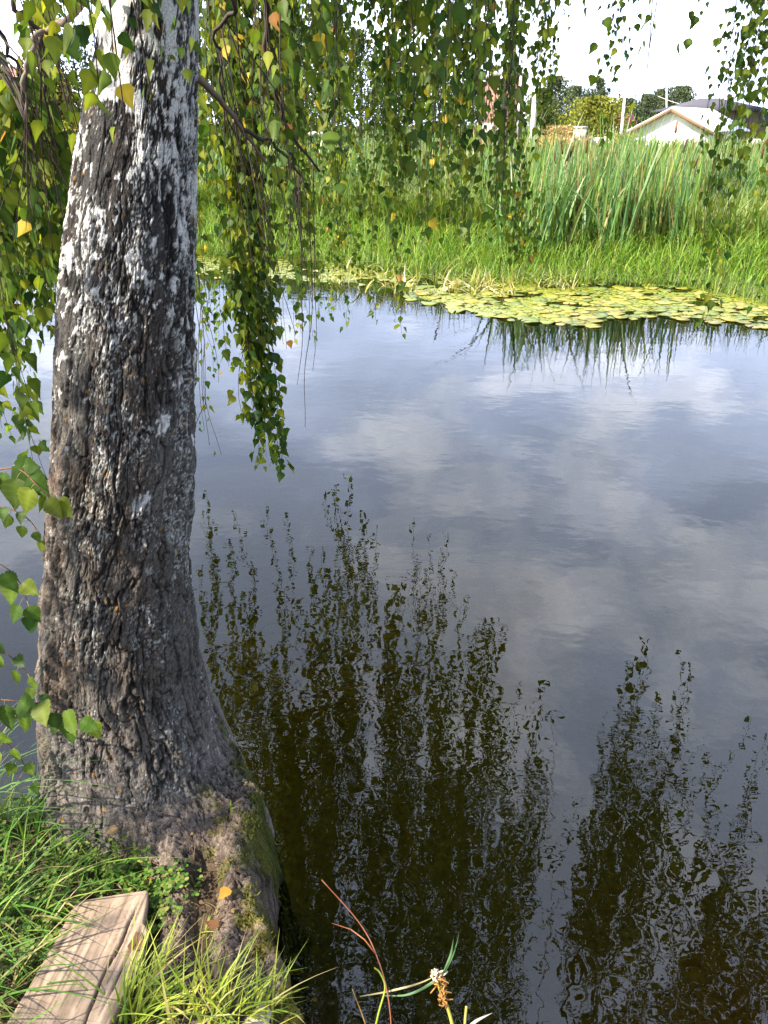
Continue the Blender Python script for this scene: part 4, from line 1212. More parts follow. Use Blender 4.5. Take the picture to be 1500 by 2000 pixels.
# fallen leaves
def fallen(px, py, z, size, c, label, yaw, curlv=.3):
    p = at_z(px, py, z)
    zz = ground_at(p[0], p[1])
    if in_poly(p[None, :2], top_out)[0]: zz = max(zz, zb)
    mb = MB()
    n = 1
    V = LV[:10].copy(); V[:, 2] = .35 * np.abs(V[:, 0]) * curlv * 2 + curlv * .6 * (V[:, 1] - .5) ** 2
    V = V * size
    ca, sa = math.cos(yaw), math.sin(yaw)
    V[:, :2] = V[:, :2] @ np.array([[ca, sa], [-sa, ca]])
    cols = np.array(c) * rng.uniform(.75, 1.2, (10, 1))
    mb.add(V, [LQ, LT[:2]], cols)
    st = np.array([V[0], V[0] + np.array([sa, -ca, .3]) * size * .35])
    mb.tube(np.vstack([st[0], st.mean(0), st[1]]), .0008, 4, np.array(c) * .7)
    o = link('fallen_leaf', mb.mesh('fallen_leaf', [M_LEAF], True), loc=(p[0], p[1], zz + .006))
    tag(o, label, 'fallen leaf')
fallen(452, 1770, .3, .036, (.55, .30, .05), 'orange fallen leaf lying in the hollow between the roots', 2.6)
fallen(430, 1835, .3, .034, (.20, .10, .05), 'dark brown fallen leaf beside the orange one in the root hollow', 1.2)
fallen(172, 1732, .33, .040, (.40, .24, .13), 'curled tan fallen leaf in the clover at the head of the plank', 1.4, .6)
fallen(276, 1705, .33, .034, (.55, .36, .06), 'golden fallen leaf at the right corner of the plank', -2.0)
fallen(236, 1645, .33, .034, (.42, .28, .15), 'pale brown fallen leaf against the foot of the trunk', 2.2, .5)
fallen(466, 1890, .33, .034, (.50, .33, .18), 'pale tan fallen leaf behind the upright grass tuft', 2.5)
fallen(482, 1556, .3, .016, (.55, .45, .25), 'small cream leaf caught on the mossy side of the trunk', .5)
fallen(275, 1890, .3, .045, (.22, .13, .08), 'brown dead leaf between the plank and the leaning tuft', .3)
# chip of pale wood
p = at_z(505, 1993, .33); mb = MB()
V = np.array([(-.028, -.02, 0), (.020, -.024, 0), (.026, .006, 0), (.012, .024, 0), (-.014, .008, 0)]); V2 = V + [0, 0, .008]
mb.add(np.vstack([V, V2]), [np.array([[4, 3, 2, 1, 0], [5, 6, 7, 8, 9]]), np.array([(k, (k + 1) % 5, 5 + (k + 1) % 5, 5 + k) for k in range(5)])], (.36, .29, .20))
tag(link('wood_chip', mb.mesh('wood_chip', [M_WOOD]), loc=(p[0], p[1], ground_at(p[0], p[1]) + .01)), 'pale wood chip on the roots at the bottom edge', 'wood chip')

# broad leaf with a toothed edge and veins, for the leaves nearest the camera
def broad_leaf(c):
    m = 17; t = np.linspace(0, 1, m)
    w = np.interp(t, [0, .06, .16, .30, .45, .62, .8, .93, 1], [.06, .26, .40, .43, .37, .25, .115, .035, .0])
    w = w * (1 + .07 * np.where(np.arange(m) % 2 == 0, 1, -1)); w[-1] = 0
    V = []; C = []
    for k in range(m):
        for f in (-1, -.5, 0, .5, 1):
            V.append((f * w[k], t[k] - .10 * abs(f) * (1 - t[k]) + .03 * abs(f), .16 * abs(f) * w[k] - .10 * t[k] ** 2 + .02 * math.sin(9 * t[k] + f)))
            C.append(np.array(c) * (1.35 if f == 0 else (1.12 if k % 3 == 0 else .95)) * rng.uniform(.92, 1.08))
    i = np.arange(m - 1)[:, None] * 5 + np.arange(4)[None]
    return np.array(V), np.stack([i, i + 1, i + 6, i + 5], -1).reshape(-1, 4), np.array(C)
# birch shoots on the left edge
def shoot(pts, leaves, label, size):
    P = curve(pts, 30)
    base = P[0]
    e = empty('birch_shoot', base, label, 'shoot')
    tw = MB(); lf = MB()
    tw.tube(P, np.linspace(.0022, .0009, len(P)), 5, (.13, .06, .035))
    tipn = []
    D = []; B = []
    for (t0, ox, oz, s_) in leaves:
        q = P[int(t0 * (len(P) - 1))]
        b = q + np.array([ox * .4, rng.uniform(-.02, .0), oz * .4])
        tw.tube(np.array([q, (q + b) / 2 + [0, 0, .003], b]), .0008, 4, (.2, .16, .06))
        dv = np.array([ox * .9 + rng.uniform(-.02, .02), rng.uniform(-.035, .0), oz - .04]); B.append(b); D.append(dv)
    B = np.array(B); D = np.array(D)
    n = len(B)
    # leaves facing the light and the camera
    for b, d_, (t0, ox, oz, s_) in zip(B, D, leaves):
        d_ = d_ / np.linalg.norm(d_)
        nrm = np.array([rng.uniform(-.5, .2), -1, rng.uniform(.2, .9)]); nrm /= np.linalg.norm(nrm)
        a = np.cross(d_, nrm); a /= np.linalg.norm(a); nr = np.cross(a, d_)
        V, Q_, c_ = broad_leaf(leaf_colors(1, [6, 26, 30, 14, 4, 0, 0])[0])
        W_ = b + size * s_ * (V[:, :1] * a * 1.05 + V[:, 1:2] * d_ + V[:, 2:] * nr)
        lf.add(W_, Q_, c_)
    child('stem', tw.mesh('stem', [M_TWIG]), e); child('leaves', lf.mesh('leaves', [M_LEAF]), e)
shoot([at_y(-160, 940, 1.42), at_y(-40, 925, 1.40), at_y(30, 915, 1.38), at_y(70, 945, 1.34), at_y(108, 985, 1.30)],
      [(.35, .0, .02, 1.2), (.45, -.01, -.02, 1.0), (.5, .03, .02, 1.3), (.62, -.02, -.03, 1.2), (.7, .02, .0, 1.1), (.8, -.03, -.03, 1.1), (.9, .03, -.01, .9), (.98, .03, .0, .9), (.6, .03, .04, .7), (.25, .0, -.02, 1.2)],
      'leafy birch shoot reaching in from the left edge against the middle of the trunk', .050)
shoot([at_y(-140, 1060, 1.40), at_y(-60, 1085, 1.38), at_y(5, 1105, 1.36), at_y(40, 1140, 1.35), at_y(58, 1190, 1.33)],
      [(.45, -.01, -.02, 1.1), (.6, .0, .01, 1.0), (.7, -.02, -.03, 1.15), (.8, .03, .02, .9), (.9, -.02, -.03, .9), (.95, .02, -.02, .9), (1.0, .0, -.04, .9)],
      'drooping birch shoot with rounded leaves below the middle one at the left edge', .046)
shoot([at_y(-160, 1345, 1.32), at_y(-60, 1362, 1.28), at_y(20, 1368, 1.25), at_y(90, 1378, 1.22), at_y(165, 1405, 1.20)],
      [(.4, .0, .03, 1.2), (.5, .0, -.03, 1.2), (.6, .02, .03, 1.3), (.66, -.01, -.04, 1.3), (.75, .02, .03, 1.2), (.82, .02, -.01, .9), (.9, .02, .02, 1.2), (.96, -.01, -.02, 1.2), (1.0, .03, -.02, .9), (1.0, .01, .03, .9), (.7, .03, .01, 1.0)],
      'low birch shoot with bright leaves across the lower trunk', .046)

shoot([at_y(-150, 990, 1.62), at_y(-70, 1000, 1.60), at_y(0, 990, 1.58), at_y(50, 1010, 1.56), at_y(80, 1045, 1.55)],
      [(.4, .0, .02, 1.0), (.5, -.01, -.02, .9), (.58, .02, .02, 1.0), (.66, -.02, -.03, 1.1), (.74, .02, .01, .9), (.82, -.02, -.02, .9), (.9, .02, -.02, .8), (1.0, .01, -.03, .8)],
      'thin birch shoot with small leaves just under the leafy middle shoot at the left edge', .034)
shoot([at_y(-140, 1250, 1.45), at_y(-70, 1240, 1.44), at_y(-10, 1262, 1.43), at_y(40, 1300, 1.42), at_y(78, 1350, 1.41)],
      [(.3, .0, .03, 1.0), (.42, -.01, -.03, 1.1), (.52, .02, .03, 1.0), (.62, -.02, -.03, 1.1), (.72, .02, .02, 1.0), (.8, -.02, -.03, 1.0), (.88, .03, .0, .9), (.95, -.01, -.03, .9), (1.0, .02, -.02, .8)],
      'small dark birch shoot between the drooping and the low shoot at the left edge', .036)
shoot([at_y(-120, 1470, 1.36), at_y(-60, 1430, 1.36), at_y(-5, 1440, 1.36), at_y(35, 1475, 1.36), at_y(62, 1520, 1.36)],
      [(.3, .0, .03, 1.0), (.42, -.01, -.03, 1.1), (.52, .02, .03, 1.0), (.62, -.02, -.03, 1.1), (.72, .02, .02, 1.0), (.8, -.02, -.03, 1.0), (.88, .03, .0, .9), (1.0, .02, -.02, .8)],
      'lowest birch shoot hanging over the dark water just above the grass at the left edge', .036)
mb = MB(); N = 34
x = rng.uniform(-1.16, -.86, N); y = rng.uniform(1.34, 1.46, N); z = bank_z(x, y)
blades(mb, np.stack([x, y, z], 1), rng.uniform(.22, .55, N), rng.uniform(.004, .009, N), rng.uniform(-.6, .8, N), rng.uniform(.05, .45, N), rng.uniform(.1, .9, N),
       pal(N, [(.06, .14, .02), (.10, .19, .03), (.15, .22, .05), (.28, .25, .11)], [4, 4, 2, 1]), 7)
tag(link('tall_grass', mb.mesh('tall_grass', [M_GRASS])), 'loose tall grass stems at the left edge reaching up beside the trunk over the water', 'grass', kind='stuff')
# reeds rising from the bottom edge over the water
def stalk(name, pts, r0, r1, c, label, cat, extra=None):
    mb = MB(); P = curve(pts, 24); b = P[0].copy()
    mb.tube(P - b, np.linspace(r0, r1, len(P)), 5, c)
    if extra: extra(mb, b)
    tag(link(name, mb.mesh(name, [M_REED], True), loc=b), label, cat)
def pt(px, py, Y): return at_y(px, py, Y)
stalk('dry_grass_stem', [pt(770, 2120, .86), pt(760, 1960, .93), pt(735, 1865, 1.0), pt(700, 1800, 1.05), pt(628, 1718, 1.1)], .0016, .0012, (.30, .10, .045), 'long reddish dry grass stem bent over the dark water', 'grass stem',
      lambda mb, b: mb.tube(np.array([pt(735, 1865, 1.0), pt(712, 1835, 1.02), pt(685, 1815, 1.04), pt(648, 1803, 1.06)]) - b, [.0013, .0015, .0015, .0006], 4, (.34, .12, .05)))
stalk('green_stalk', [pt(715, 2090, .88), pt(738, 1985, .92), pt(752, 1930, .95), pt(742, 1900, .97), pt(731, 1890, .98)], .0022, .0018, (.30, .36, .03), 'bent bright green stalk standing at the bottom edge', 'stalk')
stalk('yellow_stalk', [pt(730, 2060, .88), pt(712, 1995, .92), pt(688, 1932, .95)], .0012, .0009, (.42, .24, .04), 'thin yellow stalk left of the bent green one', 'stalk')
def seedhead(mb, b):
    q0 = np.array(pt(870, 1960, .92)) - b; q1 = np.array(pt(853, 1905, .95)) - b
    for k in range(60):
        tt = rng.uniform(); q = q0 + (q1 - q0) * tt + rng.normal(size=3) * .0035
        mb.tube(np.array([q, q + rng.normal(size=3) * .004, q + rng.normal(size=3) * .007]), .0016, 4, np.array([.40, .20, .05]) * rng.uniform(.5, 1.3))
    # frayed pale top
    for k in range(40):
        q = q1 + rng.normal(size=3) * .004
        mb.tube(np.array([q, q + rng.normal(size=3) * .005 + [0, 0, .002]]), .002, 4, np.array([.75, .60, .42]) * rng.uniform(.8, 1.1))
stalk('broken_reed', [pt(900, 2100, .84), pt(885, 2010, .89), pt(874, 1968, .92), pt(858, 1930, .94), pt(853, 1905, .95)], .004, .003, (.36, .34, .03), 'broken reed with a frayed pale top and brown scales', 'reed', seedhead)
def longleaf(name, pts, w, c, label):
    P = curve(pts, 22); n = len(P); b = P[0].copy()
    T = np.gradient(P, axis=0); sd = np.cross(T, [0.2, -.6, .8]); sd /= np.linalg.norm(sd, axis=1)[:, None]
    wd = w * np.clip(np.sin(np.linspace(.25, np.pi, n)), .05, 1)
    V = np.stack([P - sd * wd[:, None], P + sd * wd[:, None] , P + np.cross(sd, T / np.linalg.norm(T, axis=1)[:, None]) * wd[:, None] * .3], 1).reshape(-1, 3) - b
    i = np.arange(n - 1) * 3
    F = np.vstack([np.stack([i, i + 2, i + 5, i + 3], 1), np.stack([i + 2, i + 1, i + 4, i + 5], 1)])
    mb = MB(); mb.add(V, F, c)
    tag(link(name, mb.mesh(name, [M_REED], True), loc=b), label, 'reed leaf')
longleaf('reed_leaf', [pt(750, 1945, .95), pt(800, 1942, .95), pt(850, 1915, .96), pt(875, 1885, .98), pt(890, 1850, 1.0), pt(897, 1818, 1.02)], .0026, (.10, .20, .07), 'long green reed leaf curving up over the water')
longleaf('reed_leaf', [pt(703, 1946, .94), pt(760, 1936, .95), pt(820, 1920, .955), pt(866, 1898, .97)], .0018, (.45, .36, .16), 'straw coloured reed leaf crossing the bent green stalk')
longleaf('reed_leaf', [pt(866, 1898, .97), pt(880, 1865, .99), pt(886, 1832, 1.0)], .0022, (.13, .24, .09), 'short green reed leaf beside the long curved one')
longleaf('reed_leaf', [pt(900, 2030, .88), pt(925, 1998, .9), pt(962, 1978, .92)], .003, (.55, .50, .38), 'pale dry reed leaf at the bottom edge right of the broken reed')
stalk('seed_stalk', [pt(905, 2080, .86), pt(908, 2000, .9), pt(911, 1965, .92)], .003, .0028, (.40, .36, .08), 'short yellow seed stalk right of the broken reed', 'stalk')

# ------------------------------------------------------------------ far things
def tree(px, top_y, Y, wid, c, label, n=5200, ls=.22, slim=1.0, trunkc=(.10, .08, .07), low=.1, group='trees beyond the meadow'):
    top_y -= 12; p = at_y(px, top_y, Y); gz = float(far_z(p[0], Y)); h = p[2] - gz
    b = np.array([p[0], Y, gz])
    wid = wid * .92; c = tuple(np.array(c) * .78); e = empty('tree', b, label, 'tree', group)
    mb = MB()
    mb.tube(b + np.array([(0, 0, -.1), (.02 * h, 0, h * .4), (0, 0, h * .93)]), [h * .022, h * .015, h * .003], 7, trunkc)
    nb = 14
    cl = []
    for k in range(nb):
        f = rng.uniform(low + .08, .95); a = rng.uniform(0, 6.28)
        r_ = wid * (1 - .55 * f ** 1.6) * rng.uniform(.5, .95)
        q = b + np.array([math.cos(a) * r_, math.sin(a) * r_, h * min(.97, f + .10)])
        s0 = b + np.array([0, 0, h * max(.1, f - .15)])
        mb.tube(np.array([s0, (s0 + q) / 2 + [0, 0, .03 * h], q]), [h * .008, h * .005, h * .002], 5, trunkc)
    child('trunk', mb.mesh('trunk', [M_TWIG], True), e)
    lf = MB()
    ncl = 70
    f = rng.uniform(low, 1, ncl); a = rng.uniform(0, 6.28, ncl)
    prof_ = np.sin(np.clip((f - low) / (1 - low) * .78 + .22, 0, 1) * np.pi) ** 1.1
    r_ = wid * prof_ * np.sqrt(rng.uniform(.05, 1, ncl))
    C0 = b + np.stack([np.cos(a) * r_, np.sin(a) * r_, f * h], 1)
    k = rng.integers(0, ncl, n)
    sz = (wid * .19 * (1.25 - .75 * f))[k]
    P = C0[k] + rng.normal(size=(n, 3)) * np.stack([sz, sz, sz * 1.5 * slim], 1)
    over = P[:, 2] - (gz + h); P[:, 2] = np.where(over > 0, gz + h - over * 1.2, np.maximum(P[:, 2], gz + .1))
    shade = rng.uniform(.45, 1.45, ncl)[k][:, None]
    D = rng.normal(size=(n, 3)) + [0, 0, -.9]
    add_leaves(lf, P, D, rng.uniform(.6, 1.3, n) * ls, cols=np.array(c) * shade * rng.uniform(.8, 1.2, (n, 1)))
    child('crown', lf.mesh('crown', [M_BG]), e)
T1 = [(1058, 186, 95, 2.3, (.13, .15, .04), 'olive birch tree just right of the white pole'),
      (1088, 160, 115, 3.9, (.11, .14, .06), 'broad grey green tree right of the white pole, tallest there'),
      (1126, 180, 125, 3.3, (.08, .11, .06), 'darker grey green tree behind the bright yellow green one'),
      (1168, 200, 90, 3.5, (.22, .23, .03), 'bright yellow green tree in the row left of the white house'),
      (1172, 164, 140, 2.6, (.09, .12, .06), 'pointed dark tree rising behind the bright yellow green one'),
      (1222, 204, 120, 3.2, (.08, .11, .05), 'dark tree behind the maroon roofed house'),
      (1266, 196, 125, 2.6, (.09, .12, .06), 'grey green tree directly left of the white house peak'),
      (1292, 186, 130, 2.3, (.09, .12, .06), 'narrow grey green tree behind the white house peak'),
      (1330, 180, 122, 3.8, (.10, .13, .06), 'round grey green tree behind the white house, rightmost of the row')]
for a in T1: tree(*a, n=6500, ls=.24)
T2 = [(82, -30, 42, 2.0, (.07, .10, .045), 'tall dark conifer left of the birch trunk'),
      (95, 150, 36, 1.6, (.16, .15, .03), 'yellowing bush in front of the tall conifer left of the trunk'),
      (20, 165, 70, 2.6, (.07, .10, .04), 'dark tree at the left edge beside the red roof'),
      (420, 110, 60, 2.6, (.11, .13, .05), 'pale green tree just right of the birch trunk in the distance'),
      (480, 60, 55, 2.4, (.09, .12, .05), 'grey green tree behind the thin dark limbs'),
      (560, 20, 48, 2.4, (.09, .12, .05), 'tall weeping tree left of the far white birch trunk'),
      (625, 40, 46, 2.2, (.10, .13, .045), 'far birch with a white trunk seen through the strands'),
      (700, 70, 58, 2.8, (.08, .11, .04), 'dense tree right of the far white birch trunk'),
      (770, 110, 62, 2.8, (.09, .12, .045), 'rounded tree behind the yellow tipped strand'),
      (850, 140, 66, 2.8, (.10, .13, .05), 'mid green tree left of the brick building'),
      (925, 165, 72, 2.6, (.10, .13, .05), 'low green tree beside the brick building')]
for a in T2: tree(*a, n=5200, ls=.15, trunkc=(.6, .58, .55) if 'white trunk' in a[5] else (.10, .08, .07), group='trees across the meadow behind the strands')

def building_box(mb, x0, x1, y0, y1, z0, z1, c): mb.box((x0, y0, z0), (x1, y1, z1), c)
# white house
Yh = 60.0
pk = at_y(1302, 212, Yh); le = at_y(1236, 257, Yh); re = at_y(1360, 252, Yh)
gz = float(far_z(pk[0], Yh))
wh = empty('white_house', (pk[0], Yh, gz), 'white gabled house with a pale metal roof facing the river', 'house')
hw = (re[0] - le[0]) / 2 / math.cos(R(38)); xc = (re[0] + le[0]) / 2 + .45; ze = (le[2] + re[2]) / 2; zp = pk[2]
ln = 7.8; ang = R(-38)   # ridge runs back to the right
def rotp(V, c0, a):
    V = np.asarray(V, float); ca, sa = math.cos(a), math.sin(a); W_ = V.copy()
    W_[:, 0] = c0[0] + ca * V[:, 0] - sa * V[:, 1]; W_[:, 1] = c0[1] + sa * V[:, 0] + ca * V[:, 1]; W_[:, 2] = V[:, 2] + c0[2]
    return W_
c0 = np.array([xc, Yh, 0])
hwi = hw * .93
mb = MB()
V = [(-hwi, 0, gz - .2), (hwi, 0, gz - .2), (hwi, 0, ze), (0, 0, zp - .12), (-hwi, 0, ze), (-hwi, ln, gz - .2), (hwi, ln, gz - .2), (hwi, ln, ze), (0, ln, zp - .12), (-hwi, ln, ze)]
mb.add(rotp(V, c0, ang), [np.array([(0, 1, 2, 3, 4), (9, 8, 7, 6, 5)]), np.array([(1, 6, 7, 2), (5, 0, 4, 9)])], (.92, .91, .89))
child('wall', mb.mesh('wall', [M_PAINT]), wh)
mb = MB()
for sgn_ in (-1, 1):
    a = np.array([0, -.45, zp]); b_ = np.array([sgn_ * (hw + .25), -.45, ze - .12]); th = np.array([0, 0, .10])
    V = [a, b_, b_ + [0, ln + .9, 0], a + [0, ln + .9, 0]]
    V = np.array(V); V = np.vstack([V, V + th])
    mb.add(rotp(V, c0, ang), np.array([(0, 1, 2, 3), (7, 6, 5, 4), (0, 4, 5, 1), (1, 5, 6, 2), (2, 6, 7, 3), (3, 7, 4, 0)]), (.78, .78, .78))
child('roof', mb.mesh('roof', [M_PAINT]), wh)
mb = MB()
for sgn_ in (-1, 1):
    a = np.array([0, -.48, zp - .22]); b_ = np.array([sgn_ * (hw + .25), -.48, ze - .34])
    V = np.array([a, b_, b_ + [0, 0, .24], a + [0, 0, .24]]); V = np.vstack([V, V + [0, .06, 0]])
    mb.add(rotp(V, c0, ang), np.array([(0, 1, 2, 3), (7, 6, 5, 4), (0, 4, 5, 1), (1, 5, 6, 2), (2, 6, 7, 3), (3, 7, 4, 0)]), (.20, .125, .075))
child('bargeboard', mb.mesh('bargeboard', [M_PAINT]), wh)
mb = MB(); q = rotp([(.25, -.06, 1.4), (.40, -.06, 1.4), (.40, -.06, 2.1), (.25, -.06, 2.1), (.25, .02, 1.4), (.40, .02, 1.4), (.40, .02, 2.1), (.25, .02, 2.1)], c0, ang)
mb.add(q, np.array([(0, 1, 2, 3), (7, 6, 5, 4), (0, 4, 5, 1), (1, 5, 6, 2), (2, 6, 7, 3), (3, 7, 4, 0)]), (.35, .14, .10))
child('window', mb.mesh('window', [M_PAINT]), wh)
# brown hip roofed house behind
Yd = 84.0
a1 = at_y(1322, 216, Yd); a2 = at_y(1520, 218, Yd); r1 = at_y(1402, 189, Yd); r2 = at_y(1440, 192, Yd)
gz = float(far_z(r1[0], Yd))
bh = empty('brown_house', (r1[0], Yd, gz), 'brown house with a dark hipped roof behind the white house', 'house')
dpt = 9.0
mb = MB()
V = [(a1[0], Yd, a1[2]), (a2[0], Yd, a1[2]), (a2[0], Yd + dpt, a1[2]), (a1[0], Yd + dpt, a1[2]), (r1[0], Yd + dpt / 2, r1[2]), (r2[0], Yd + dpt / 2, r1[2])]
mb.add(V, [np.array([(0, 1, 5, 4), (2, 3, 4, 5), (3, 2, 1, 0)]), np.array([(3, 0, 4), (1, 2, 5)])], (.085, .08, .095))
child('roof', mb.mesh('roof', [M_PAINT]), bh)
mb = MB(); mb.box((a1[0] + .6, Yd + .6, gz - .2), (a2[0] - .6, Yd + dpt - .6, a1[2] - .05), (.20, .14, .11)); child('wall', mb.mesh('wall', [M_PAINT]), bh)
mb = MB()
for k in range(4):
    xx = a1[0] + 1.5 + k * 2.3; mb2 = MB(); mb2.box((xx, Yd + .52, gz + 1.2), (xx + 1.1, Yd + .585, gz + 2.3), (.08, .09, .10)); child('window', mb2.mesh('window', [M_PAINT]), bh)
# small house with maroon roof
def gable_house(name, px0, px1, eave_y, ridge_y, Y, wc, rc_, label, dep=6.0, win=True):
    l = at_y(px0, eave_y, Y); r_ = at_y(px1, eave_y, Y); tp_ = at_y((px0 + px1) / 2, ridge_y, Y)
    gz = float(far_z(tp_[0], Y)); e = empty(name, (tp_[0], Y, gz), label, 'house')
    x0, x1 = l[0], r_[0]
    mb = MB(); w_ = x1 - x0; xg = x0 + w_ * .62
    # ridge along x, right end gable
    V = [(x0, Y, l[2]), (x1, Y, l[2]), (x1, Y + dep, l[2]), (x0, Y + dep, l[2]), (x0, Y + dep / 2, tp_[2]), (x1, Y + dep / 2, tp_[2])]
    V = np.array(V); V2 = V + [0, 0, .15]
    mb.add(np.vstack([V, V2]), [np.array([(6, 7, 11, 10), (8, 9, 10, 11), (1, 0, 4, 5), (3, 2, 5, 4), (0, 1, 7, 6), (2, 3, 9, 8)]), np.array([(0, 6, 4), (6, 10, 4), (7, 1, 5), (7, 5, 11)])], rc_)
    child('roof', mb.mesh('roof', [M_PAINT]), e)
    mb = MB(); V = [(x0 + .3, Y + .3, gz - .2), (x1 - .3, Y + .3, gz - .2), (x1 - .3, Y + dep - .3, gz - .2), (x0 + .3, Y + dep - .3, gz - .2)]
    V = np.array(V); h_ = V.copy(); h_[:, 2] = l[2]; g2 = np.array([(x0 + .3, Y + dep / 2, tp_[2] - .1), (x1 - .3, Y + dep / 2, tp_[2] - .1)])
    mb.add(np.vstack([V, h_, g2]), [np.array([(0, 1, 5, 4), (2, 3, 7, 6)]), np.array([(1, 2, 6, 9, 5), (3, 0, 4, 8, 7)])], wc)
    child('wall', mb.mesh('wall', [M_PAINT]), e)
    if win:
        for f in (.25, .62):
            xx = x0 + w_ * f; mb = MB(); mb.box((xx, Y + .24, gz + (l[2] - gz) * .45), (xx + w_ * .16, Y + .285, gz + (l[2] - gz) * .8), (.06, .07, .09)); child('window', mb.mesh('window', [M_PAINT]), e)
    return e
gable_house('small_house', 1203, 1247, 246, 225, 105, (.62, .55, .36), (.13, .028, .04), 'small cream house with a maroon roof left of the white house')
gable_house('red_roofed_house', -60, 22, 192, 128, 75, (.45, .32, .26), (.50, .24, .20), 'house with a pale red roof at the left edge', 8)
gable_house('pink_roofed_house', 450, 510, 190, 138, 80, (.50, .42, .36), (.42, .25, .21), 'house with a dusty pink roof seen through the twigs', 8)
# brick building
Yb = 52.0
l = at_y(968, 148, Yb); r_ = at_y(1027, 148, Yb); gz = float(far_z(l[0], Yb))
bb = empty('brick_building', ((l[0] + r_[0]) / 2, Yb, gz), 'tall red brick building left of the white pole', 'building')
def m_brick():
    m, t, o = mat('red_brick'); p = node(t, 'ShaderNodeBsdfPrincipled'); p.inputs['Roughness'].default_value = .85
    g = node(t, 'ShaderNodeTexCoord'); mp = node(t, 'ShaderNodeMapping'); mp.inputs['Rotation'].default_value = (R(90), 0, 0)
    t.links.new(g.outputs['Object'], mp.inputs[0])
    b = node(t, 'ShaderNodeTexBrick'); b.inputs['Scale'].default_value = 3.5
    b.inputs['Color1'].default_value = (.24, .085, .055, 1); b.inputs['Color2'].default_value = (.18, .062, .042, 1); b.inputs['Mortar'].default_value = (.42, .36, .32, 1)
    t.links.new(mp.outputs[0], b.inputs['Vector']); t.links.new(b.outputs[0], p.inputs[0]); t.links.new(p.outputs[0], o.inputs[0]); return m
MBR = m_brick()
mb = MB(); mb.box((l[0], Yb, gz - .2), (r_[0], Yb + 5, l[2])); child('wall', mb.mesh('wall', [MBR]), bb)
mb = MB(); mb.box((l[0] - .15, Yb - .15, l[2]), (r_[0] + .15, Yb + 5.15, l[2] + .15), (.25, .22, .2)); child('roof', mb.mesh('roof', [M_PAINT]), bb)
for pxx in (977, 1014):
    q = at_y(pxx, 200, Yb - .1); mb = MB(); mb.tube([(q[0], Yb - .1, gz), (q[0], Yb - .1, (gz + l[2]) / 2), (q[0], Yb - .1, l[2])], .07, 8, (.75, .75, .75)); child('drainpipe', mb.mesh('drainpipe', [M_PAINT], True), bb)
gable_house('red_shed', 938, 972, 268, 246, 46, (.40, .16, .09), (.45, .36, .30), 'low orange red shed at the foot of the brick building', 4, False)
# poles
def pole(px0, y0, px1, y1, Y, rad_, label, head=True):
    a = at_y(px0, y0, Y); b = at_y(px1, y1, Y); gz = float(far_z(b[0], Y))
    b2 = b + (b - a) * ((gz - b[2]) / (b[2] - a[2])) if abs(b[2] - a[2]) > 1e-6 else b
    e = empty('utility_pole', b2, label, 'pole')
    mb = MB(); mb.tube([b2 + [0, 0, -.2], (a + b2) / 2, a], [rad_ * 1.2, rad_ * 1.05, rad_ * .85], 8, (.74, .73, .70)); child('post', mb.mesh('post', [M_PAINT], True), e)
    if head:
        mb = MB(); mb.box((a[0] - .18, Y - .12, a[2] - .05), (a[0] + .12, Y + .12, a[2] + .12), (.65, .65, .65)); child('cap', mb.mesh('cap', [M_PAINT]), e)
    return a
pA = pole(1046, 165, 1039, 276, 45, .13, 'white concrete pole standing right of the brick building')
pB = pole(1223, 160, 1212, 275, 62, .09, 'slim white pole in front of the maroon roofed house', False)
pC = pole(1302, 175, 1302, 240, 118, .10, 'thin distant pole behind the peak of the white house', False)
mb = MB(); t = np.linspace(0, 1, 24)[:, None]
q0 = np.array(at_y(1285, 188, 110)); q1 = np.array(at_y(1420, 210, 100)); P = q0 + (q1 - q0) * t; P[:, 2] -= .5 * np.sin(np.pi * t[:, 0])
mb.tube(P, .03, 4, (.5, .5, .5)); tag(link('power_cable', mb.mesh('power_cable', [M_PAINT])), 'thin power cable sagging across the sky behind the white house', 'cable')
# white fence, dark fence, beam
def fence(px0, px1, y0, y1, Y, c, label, npost, name='fence'):
    a = at_y(px0, y0, Y); b = at_y(px1, y0, Y); lo = at_y(px0, y1, Y)[2]; gz = float(far_z((a[0] + b[0]) / 2, Y)); lo = min(lo, gz)
    e = empty(name, ((a[0] + b[0]) / 2, Y, gz), label, 'fence')
    for k in range(npost):
        x0 = a[0] + (b[0] - a[0]) * k / npost; x1 = a[0] + (b[0] - a[0]) * (k + 1) / npost
        mb = MB(); mb.box((x0 + .07, Y, lo), (x1 - .07, Y + .06, a[2] + rng.uniform(-.04, .04)), np.array(c) * rng.uniform(.9, 1.05)); child('panel', mb.mesh('panel', [M_PAINT]), e)
        mb = MB(); mb.box((x0 - .06, Y - .04, lo), (x0 + .06, Y + .1, a[2] + .1), np.array(c) * .9); child('post', mb.mesh('post', [M_PAINT]), e)
fence(1022, 1262, 269, 290, 58, (.78, .76, .74), 'low white fence running to the white house', 9)
fence(1462, 1580, 272, 292, 56, (.78, .76, .74), 'white fence right of the white house at the right edge', 4)
fence(-80, 140, 248, 275, 40, (.09, .055, .05), 'dark brown fence left of the birch trunk', 8)
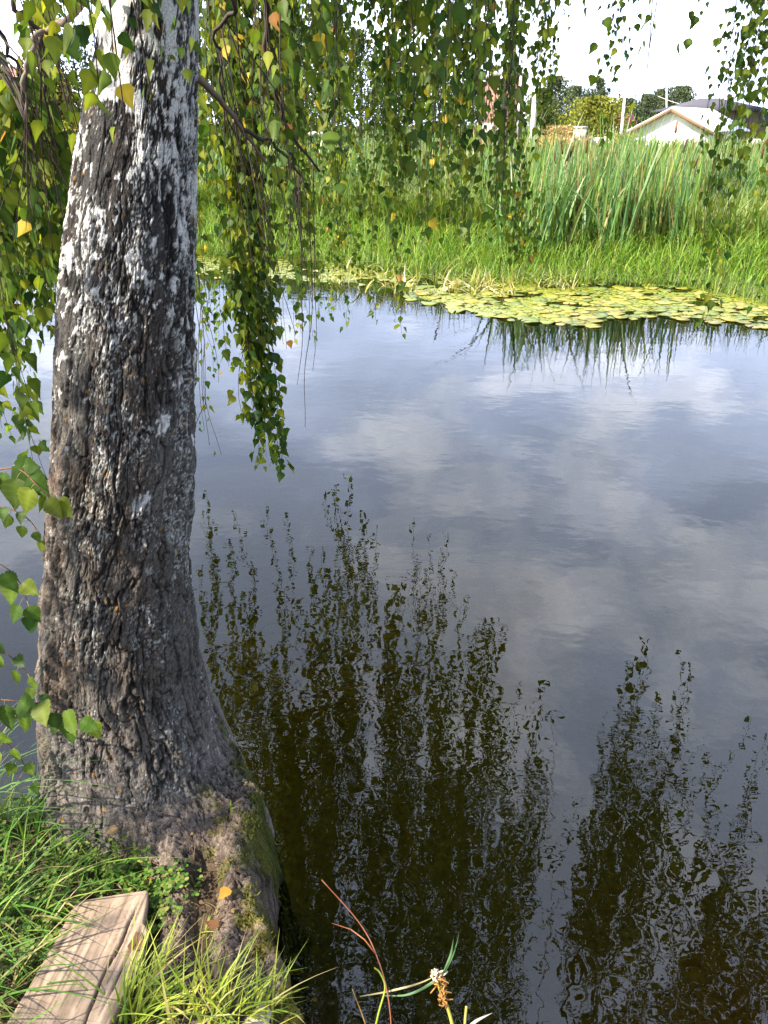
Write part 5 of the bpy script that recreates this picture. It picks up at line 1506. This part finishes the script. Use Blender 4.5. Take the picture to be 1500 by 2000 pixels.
p0 = at_y(572, 265, 34); p1 = at_y(640, 262, 34); mb = MB()
mb.tube([p0, (p0 + p1) / 2 + [0, 0, .03], p1], [.10, .09, .08], 8, (.70, .68, .64))
for p_ in (p0, p1): mb.box((p_[0] - .06, 33.9, float(far_z(p_[0], 34)) - .1), (p_[0] + .06, 34.1, p_[2]), (.2, .16, .13))
tag(link('birch_rail', mb.mesh('birch_rail', [M_BARK], True)), 'white birch log rail on short posts behind the goldenrod', 'rail')
q = at_y(1139, 250, 57); mb = MB(); gz = float(far_z(q[0], 57)); mb.box((q[0] - .45, 57, gz - .1), (q[0] + .25, 57.8, q[2]), (.78, .76, .72)); mb.box((q[0] - .5, 56.95, q[2]), (q[0] + .3, 57.85, q[2] + .1), (.6, .6, .58))
tag(link('white_hut', mb.mesh('white_hut', [M_PAINT])), 'small white hut behind the low white fence', 'hut')
# shrubs in front of the far fence
def bush(px, top_y, Y, wid, c, label, n=900):
    p = at_y(px, top_y, Y); gz = float(far_z(p[0], Y)); h = p[2] - gz; mb = MB(); b = np.array([p[0], Y, gz])
    for k in range(7):
        e = b + np.array([rng.normal() * wid * .5, rng.normal() * wid * .4, h * rng.uniform(.6, .95)]); mb.tube([b, (b + e) / 2 + [0, 0, .05], e], [.02, .015, .006], 4, (.12, .09, .06))
    P = b + np.stack([rng.normal(size=n) * wid * .5, rng.normal(size=n) * wid * .5, h * rng.uniform(.1, 1, n) ** .8], 1)
    add_leaves(mb, P, rng.normal(size=(n, 3)), rng.uniform(.08, .16, n), cols=np.array(c) * rng.uniform(.7, 1.3, (n, 1)), m=1)
    tag(link('shrub', mb.mesh('shrub', [M_TWIG, M_BG])), label, 'shrub')
bush(1095, 246, 50, .9, (.40, .27, .13), 'tan feathery shrub right of the white pole')
bush(1120, 264, 48, 1.2, (.42, .24, .08), 'low orange shrub in front of the white fence', 260)
bush(1062, 268, 44, .8, (.40, .30, .12), 'dry yellow shrub at the foot of the white pole')
bush(1215, 262, 50, .8, (.25, .26, .07), 'small green shrub by the slim white pole')
